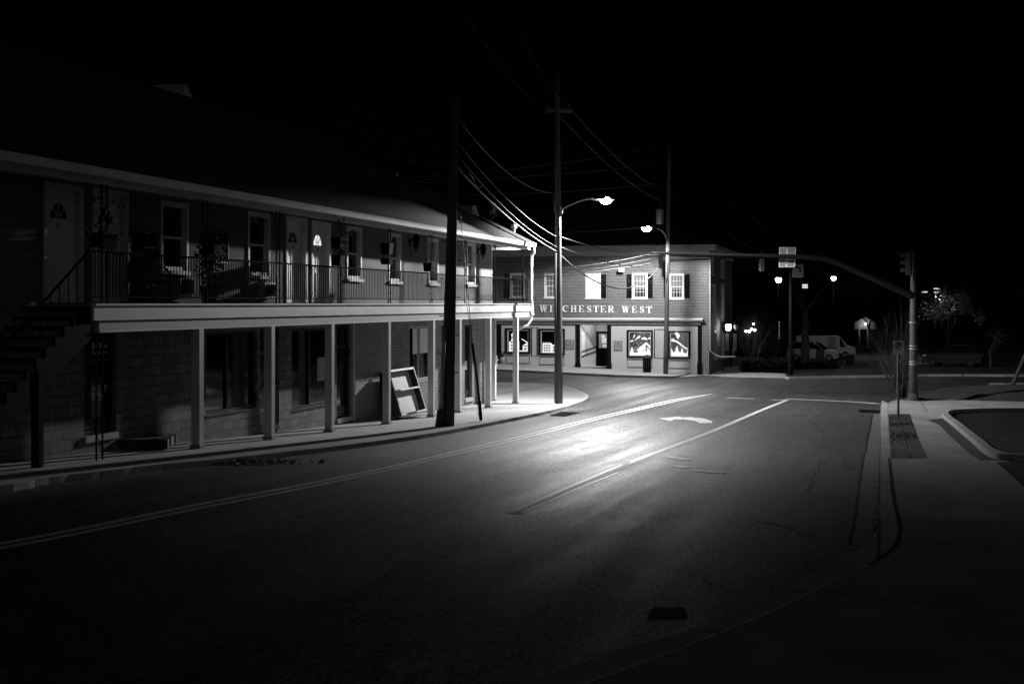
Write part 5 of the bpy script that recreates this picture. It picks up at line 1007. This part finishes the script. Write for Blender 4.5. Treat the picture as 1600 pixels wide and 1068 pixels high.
# ================================================================== VEHICLES
def car(name, label, loc, rz, body_m, L=4.4, W=1.8, H=1.62, van=False, cat='car'):
    t = thing(name, label, cat, loc); ca, sa = math.cos(rz), math.sin(rz)
    P = lambda x, y, z: V((loc.x + x * ca - y * sa, loc.y + x * sa + y * ca, loc.z + z))
    h = L / 2; hw = W / 2
    if van: prof = [(-h, .35), (-h, H - .1), (-h + .1, H), (h * .45, H), (h * .68, H * .62), (h * .96, H * .52), (h, H * .4), (h, .35)]
    else: prof = [(-h, .45), (-h + .02, .95), (-h + .15, 1.05), (-h * .55, 1.08), (h * .3, 1.05), (h * .82, .92), (h * .97, .75), (h, .4), (h * .9, .28), (-h * .95, .28)]
    n = len(prof); m = MB(); vs = []
    for yy, k in ((-hw, .96), (-hw + .06, 1), (hw - .06, 1), (hw, .96)):
        for x, z in prof: vs.append(P(x * k if abs(yy) == hw else x, yy, .65 + (z - .65) * (k if abs(yy) == hw else 1)))
    m.add(vs, [(r * n + i, r * n + (i + 1) % n, (r + 1) * n + (i + 1) % n, (r + 1) * n + i) for r in range(3) for i in range(n)] + [tuple(range(n)), tuple(range(3 * n, 4 * n))]); m.build('body', body_m, t)
    if not van:
        m = MB(); lo = [(-h + .12, 1.05), (h * .42, 1.04)]; hi = [(-h * .72, H), (h * .02, H)]
        c = [P(lo[0][0], -hw + .05, lo[0][1]), P(lo[1][0], -hw + .05, lo[1][1]), P(lo[1][0], hw - .05, lo[1][1]), P(lo[0][0], hw - .05, lo[0][1]), P(hi[0][0], -hw + .22, hi[0][1]), P(hi[1][0], -hw + .22, hi[1][1]), P(hi[1][0], hw - .22, hi[1][1]), P(hi[0][0], hw - .22, hi[0][1])]
        m.hexa(c); m.build('cabin_glass', 'glass', t)
        m = MB(); m.hexa([p + V((0, 0, -.02)) for p in c[4:]] + [p + V((0, 0, .06)) for p in c[4:]])
        for s_ in (-1, 1):
            y0_, y1_ = s_ * (hw - .045), s_ * (hw - .21)
            for (xa, xb) in ((lo[0][0], hi[0][0]), (-h * .1, -h * .16), (lo[1][0], hi[1][0])): m.tube([P(xa, y0_, 1.05), P(xb, y1_, H)], .045, 5)
        m.build('roof', body_m, t)
    else:
        m = MB(); m.hexa([P(h * .47, -hw - .005, 1.0), P(h * .66, -hw - .005, 1.0), P(h * .66, -hw + .01, 1.0), P(h * .47, -hw + .01, 1.0), P(h * .44, -hw - .005, H - .2), P(h * .5, -hw - .005, H - .2), P(h * .5, -hw + .01, H - .2), P(h * .44, -hw + .01, H - .2)]); m.build('side_window', 'glass', t)
        m = MB(); m.quad(P(h * .455, -hw + .12, H - .02), P(h * .455, hw - .12, H - .02), P(h * .69, hw - .12, H * .64), P(h * .69, -hw + .12, H * .64)); m.build('windscreen', 'glass', t)
    for sx in (-.62, .64):
        for sy in (-1, 1):
            c0, c1 = P(sx * h, sy * (hw - .2), .33), P(sx * h, sy * (hw + .015), .33); m = MB(); m.tube([c0, c1], .33, 18); w = m.build('wheel', 'tyre', t)
            ax = (c1 - c0).normalized(); m = MB()
            for k in range(5): a = 2 * math.pi * k / 5 + .3; rd = V((ca * math.cos(a), sa * math.cos(a), math.sin(a))); m.obox(c1 + ax * .012 + rd * .11, rd * .1, ax * .012, ax.cross(rd) * .028)
            m.tube([c1, c1 + ax * .03], .05, 8); m.build('rim', 'dgrey' if body_m == 'carb' else 'galv', w)
    for sy in (-1, 1):
        m = MB(); m.obox(P(h * .9, sy * (hw - .22), .8), V((ca, sa, 0)) * .13, V((-sa, ca, 0)) * .18, V((0, 0, .07))); m.build('headlight', 'white', t)
        m = MB(); m.obox(P(-h + .02, sy * (hw - .15), .95), V((ca, sa, 0)) * .04, V((-sa, ca, 0)) * .12, V((0, 0, .12))); m.build('tail_light', 'dgrey', t)
        m = MB(); m.obox(P(h * .33, sy * (hw + .08), 1.1), V((ca, sa, 0)) * .06, V((-sa, ca, 0)) * .1, V((0, 0, .07))); m.build('wing_mirror', body_m, t)
    m = MB(); m.obox(P(h * .985, 0, .52), V((ca, sa, 0)) * .03, V((-sa, ca, 0)) * (hw * .6), V((0, 0, .12))); m.build('grille', 'black', t)
    return t
def gat(px, D_): p = atD(px, 560, D_); return V((p.x, p.y, g(p.x, p.y)))
car('parked_car', 'pale hatchback parked nose outward beyond the far thin signal pole', gat(1274, 118), TH - .5, 'car', 4.4)
car('parked_van', 'long pale van standing behind the pale hatchback', gat(1290, 126), TH - .12, 'van', 5.0, 1.9, 2.0, True, 'van')
car('parked_car', 'black car in the dark car park, only its glints showing', gat(1492, 108), TH + 2.6, 'carb', 4.5)
# wheeled bin
c = gat(1328, 104); c.z = vv(572, 104); t = thing('wheeled_bin', 'dark wheeled bin standing right of the parked vehicles', 'bin', c)
m = MB(); m.hexa([c + RGT * a + FWD * b + V((0, 0, z)) for a, b, z in ((-.22, -.22, .06), (.22, -.22, .06), (.22, .22, .06), (-.22, .22, .06), (-.28, -.3, .85), (.28, -.3, .85), (.28, .3, .85), (-.28, .3, .85))]); m.build('bin_body', 'black', t)
m = MB(); m.obox(c + V((0, 0, .88)), RGT * .31, FWD * .33, V((0, 0, .03))); m.build('bin_lid', 'dgrey', t)
for s_ in (-1, 1): m = MB(); m.tube([c + RGT * .26 + FWD * .2 * s_ + V((0, 0, .1)), c + RGT * .26 + FWD * .24 * s_ + V((0, 0, .1))], .1, 10); m.build('wheel', 'tyre', t)
m = MB(); m.tube([c + RGT * .28 + FWD * .25 + V((0, 0, .84)), c + RGT * .4 + FWD * .25 + V((0, 0, .86)), c + RGT * .4 - FWD * .25 + V((0, 0, .86)), c + RGT * .28 - FWD * .25 + V((0, 0, .84))], .02, 6); m.build('handle', 'galv', t)
# ================================================================== FAR HOUSES AND LIGHTS
def far_building(px0, px1, ytop, D_, depth, label, wall_m='dgrey', name='far_building', rise=2.):
    a, b = atD(px0, 474, D_), atD(px1, 474, D_); zb = min(g(a.x, a.y), g(b.x, b.y)) - .3; zt = vv(ytop, D_); t = thing(name, label, 'building', V(((a.x + b.x) / 2, (a.y + b.y) / 2, zb)))
    fr = Fr(EYE + FWD * D_, RGT, -FWD); u0, u1 = uu(px0, D_), uu(px1, D_); m = MB(); fr.box(m, u0, u1, zb, zt, -depth, 0); m.build('wall', wall_m, t)
    m = MB(); uc = (u0 + u1) / 2
    m.hexa([fr.p(u0 - .3, zt, .3), fr.p(u1 + .3, zt, .3), fr.p(u1 + .3, zt, -depth - .3), fr.p(u0 - .3, zt, -depth - .3), fr.p(u0 + .8, zt + rise, -depth / 2 + .2), fr.p(u1 - .8, zt + rise, -depth / 2 + .2), fr.p(u1 - .8, zt + rise, -depth / 2 - .2), fr.p(u0 + .8, zt + rise, -depth / 2 - .2)]); m.build('roof', 'roof', t)
    return t, fr
t, fr = far_building(1152, 1228, 425, 130, 9, 'dark far shop with small bright lamps and a vertical sign', 'black')
U, W_ = lambda px: uu(px, 130), lambda py: vv(py, 130)
for a, b, c, d in ((1155, 1161, 545, 520), (1166, 1172, 545, 518), (1182, 1190, 545, 518)):
    m = MB(); fr.box(m, U(a), U(b), W_(c), W_(d), .002, .05); m.build('window', 'glassd', t)
m = MB(); fr.box(m, U(1196), U(1202.5), W_(576), W_(574), .05, .5); m.build('glowing_step', 'lit', t)  # step emits its own brightness instead of being lit
for px, py in ((1165, 517), (1170, 517.5), (1173.5, 514), (1178.5, 515.5), (1176.5, 506)): m = MB(); m.ball(fr.p(U(px), W_(py), .3), .1, 8); m.build('wall_lamp', 'bulb', t)
QS = Fr(EYE + FWD * 128, RGT, -FWD); m = MB(); QS.box(m, uu(1215, 128), uu(1218.5, 128), vv(531, 128), vv(500, 128), 0, .05); vs_ = m.build('vertical_sign', 'black', t)
for k, ch in enumerate('BAKERY'): text(ch, .3, QS, uu(1216.7, 128), vv(505.5 + k * 4.9, 128), .055, 'litdim', vs_, 'lettering', 'CENTER')
t, fr = far_building(1318, 1382, 470, 172, 9, 'dark far house with a lit white porch gable', 'black', 'porch_house', 3.)
U, W_ = lambda px: uu(px, 170), lambda py: vv(py, 170); fp = Fr(EYE + FWD * 170, RGT, -FWD)
m = MB(); fp.poly(m, [(U(1335), W_(514)), (U(1367), W_(514)), (U(1367), W_(504)), (U(1351), W_(494)), (U(1335), W_(504))], 0, .2); m.build('porch_gable', 'porcelit', t)
for px in (1342, 1356): m = MB(); m.tube([fp.p(U(px), W_(545), .1), fp.p(U(px), W_(514), .1)], .14, 10); m.build('porch_column', 'porcelit', t)
m = MB(); m.ball(fp.p(U(1350), W_(505.5), .6), .1, 8); m.build('porch_lamp', 'bulb', t)
t, fr = far_building(1240, 1312, 436, 190, 10, 'unlit far house with one small bright upstairs window', 'black', 'far_house', 2.); U, W_ = lambda px: uu(px, 190), lambda py: vv(py, 190)
m = MB(); fr.box(m, U(1253.5), U(1262), W_(450), W_(444), .01, .05); w = m.build('window', 'lit', t); m = MB(); fr.box(m, U(1253), U(1262.5), W_(447.6), W_(446.6), .051, .1); m.build('blind_rail', 'black', w)
def lot_lamp(px, py, D_, label, heads=1, r=.2, grp=None):
    c = atD(px, py, D_); b = V((c.x, c.y, g(c.x, c.y))); t = thing('area_lamp', label, 'street lamp', b); m = MB(); m.tube([b, c + V((0, 0, .3))], [.05, .035], 8); m.build('post', 'black', t)
    for (dx, dz) in (((0, 0),), ((-1.0, 0.), (.1, -.02), (.1, .3)))[heads > 1]:
        q = c + RGT * dx + V((0, 0, dz)); m = MB()
        if heads > 1: m.obox(q, RGT * .22, FWD * .15, V((0, 0, .05))); m.build('lamp_head', 'lit', t)
        else: m.ball(q - FWD * .1, r, 12); m.build('lamp_globe', 'lens', t); m = MB(); m.lathe(q + V((0, 0, r * .6)), [(r * 1.2, 0), (r * .9, .1), (.05, .2)], 10); m.build('lamp_cap', 'black', t)
    return c
F1 = lot_lamp(1216, 437, 119, 'far bright lamp above the dark shop beside the turn sign', 1, .26); F2 = lot_lamp(1302, 434.5, 140, 'far bright lamp right of the turn sign, under the bent mast arm', 1, .24)
F3 = lot_lamp(1462, 456, 128, 'triple headed car park lamp above the lit tree', 2)
lot_lamp(1346, 454.5, 200, 'tiny distant lamp above the porch house', 1, .07)
c = gat(1234, 119); m = MB(); m.box((c.x - .2, c.y - .1, c.z + .35), (c.x + .2, c.y + .1, c.z + .55)); m.box((c.x - .05, c.y - .05, c.z), (c.x + .05, c.y + .05, c.z + .35)); tag(m.build('bollard_light', 'litdim'), 'low glowing path light beside the far signal pole', 'path light')
# ================================================================== LIGHT
def spot(name, loc, power, cone=165, blend=.35, size=.12, direction=(0, 0, -1), boost=1.6, lobe=None, lobe_k=1.):
    l = bpy.data.lights.new(name, 'SPOT'); l.energy = power; l.spot_size = math.radians(cone); l.spot_blend = blend; l.shadow_soft_size = size
    l.use_nodes = True; t = l.node_tree; e = t.nodes['Emission']
    tc = t.nodes.new('ShaderNodeTexCoord'); s = t.nodes.new('ShaderNodeSeparateXYZ'); lk(t, tc.outputs['Normal'], s.inputs[0])
    z = mth(t, 'ABSOLUTE', s.outputs[2]); f = mth(t, 'MULTIPLY_ADD', z, -(boost - 1), boost)
    mr = t.nodes.new('ShaderNodeMapRange'); mr.interpolation_type = 'SMOOTHSTEP'; mr.inputs[1].default_value = .13; mr.inputs[2].default_value = .29; mr.inputs[3].default_value = .012; lk(t, z, mr.inputs[0])
    cut = mr.outputs[0]
    if lobe:
        h = t.nodes.new('ShaderNodeCombineXYZ'); lk(t, s.outputs[0], h.inputs[0]); lk(t, s.outputs[1], h.inputs[1]); nz = t.nodes.new('ShaderNodeVectorMath'); nz.operation = 'NORMALIZE'; lk(t, h.outputs[0], nz.inputs[0])
        dd = t.nodes.new('ShaderNodeVectorMath'); dd.operation = 'DOT_PRODUCT'; dd.inputs[1].default_value = V(lobe).normalized(); lk(t, nz.outputs[0], dd.inputs[0])
        m2 = t.nodes.new('ShaderNodeMapRange'); m2.interpolation_type = 'SMOOTHSTEP'; m2.inputs[1].default_value = .975; m2.inputs[2].default_value = .9945; lk(t, mth(t, 'ABSOLUTE', dd.outputs['Value']), m2.inputs[0])
        cut = mth(t, 'MAXIMUM', cut, mth(t, 'MULTIPLY', m2.outputs[0], lobe_k))
    lk(t, mth(t, 'MULTIPLY', f, cut), e.inputs['Strength'])
    o = bpy.data.objects.new(name, l); COL.objects.link(o); o.location = loc; o.rotation_euler = (0, 0, 0); return o
def point(name, loc, power, r=.1):
    l = bpy.data.lights.new(name, 'POINT'); l.energy = power; l.shadow_soft_size = r; o = bpy.data.objects.new(name, l); COL.objects.link(o); o.location = loc; return o
spot('street_light', L1 + V((0, 0, -.17)), 7200, 176, .12, .12, boost=2.2, lobe=(-.215, -.977, 0), lobe_k=1.5)
spot('street_light', L2 + V((0, 0, -.28)), 3900, 172, .25, .45, boost=2.2)
point('porch_light', onX(798, 389, XW + .5), 6, .08); point('entrance_lamp', (ex0 + 1.0, YW + .8, zt_ - .3), 12, .15)
point('lantern_light', V((bl_.x, bl_.y, vv(512, dl))) - FWD * .6 + RGT * -.35, 8); point('porch_lamp_light', fp.p(uu(1350, 170), vv(506, 170), .75), 7)
spot('car_park_light', F3 + V((0, 0, -.2)), 330, 165); spot('car_park_light', F2 + V((.4, -1.6, -.5)), 160, 150); spot('car_park_light', F1 + V((0, -1.6, -.5)), 25, 150)
for h, e in ((D[0], 0), (D[1], 0), (D[2], 6), (D[3], 6)):
    if e: point('display_light', WF.p((h[0] + h[1]) / 2, h[3] - .1, -.35), e, .05)
# night sky: black ahead, added fill glow behind the viewer to lift the facade
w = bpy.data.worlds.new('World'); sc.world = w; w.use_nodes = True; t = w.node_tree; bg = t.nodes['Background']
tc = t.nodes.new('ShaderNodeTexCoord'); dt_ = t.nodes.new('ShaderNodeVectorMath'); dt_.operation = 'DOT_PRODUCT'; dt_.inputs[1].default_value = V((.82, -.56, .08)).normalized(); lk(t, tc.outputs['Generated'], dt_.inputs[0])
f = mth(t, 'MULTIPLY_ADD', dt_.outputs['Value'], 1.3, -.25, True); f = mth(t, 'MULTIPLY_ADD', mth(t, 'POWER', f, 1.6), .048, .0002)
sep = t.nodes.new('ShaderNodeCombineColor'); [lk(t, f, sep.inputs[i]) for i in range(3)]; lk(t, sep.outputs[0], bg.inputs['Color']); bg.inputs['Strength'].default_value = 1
# ================================================================== CAMERA
cam = bpy.data.cameras.new('camera'); co = bpy.data.objects.new('camera', cam); COL.objects.link(co); sc.camera = co
co.location = EYE; co.rotation_euler = (math.radians(90), 0, TH); cam.lens = 50; cam.sensor_width = 36; cam.sensor_fit = 'HORIZONTAL'
cam.shift_y = -60 / 1600; cam.clip_end = 3000; cam.clip_start = .1
sc.view_settings.view_transform = 'Standard'; sc.view_settings.look = 'None'; sc.view_settings.exposure = 0; sc.view_settings.gamma = 1
sc.cycles.max_bounces = 6; sc.cycles.transparent_max_bounces = 8; sc.cycles.sample_clamp_indirect = 3; sc.cycles.use_denoising = True; sc.cycles.denoising_input_passes = 'RGB_ALBEDO_NORMAL'; sc.cycles.denoising_prefilter = 'ACCURATE'
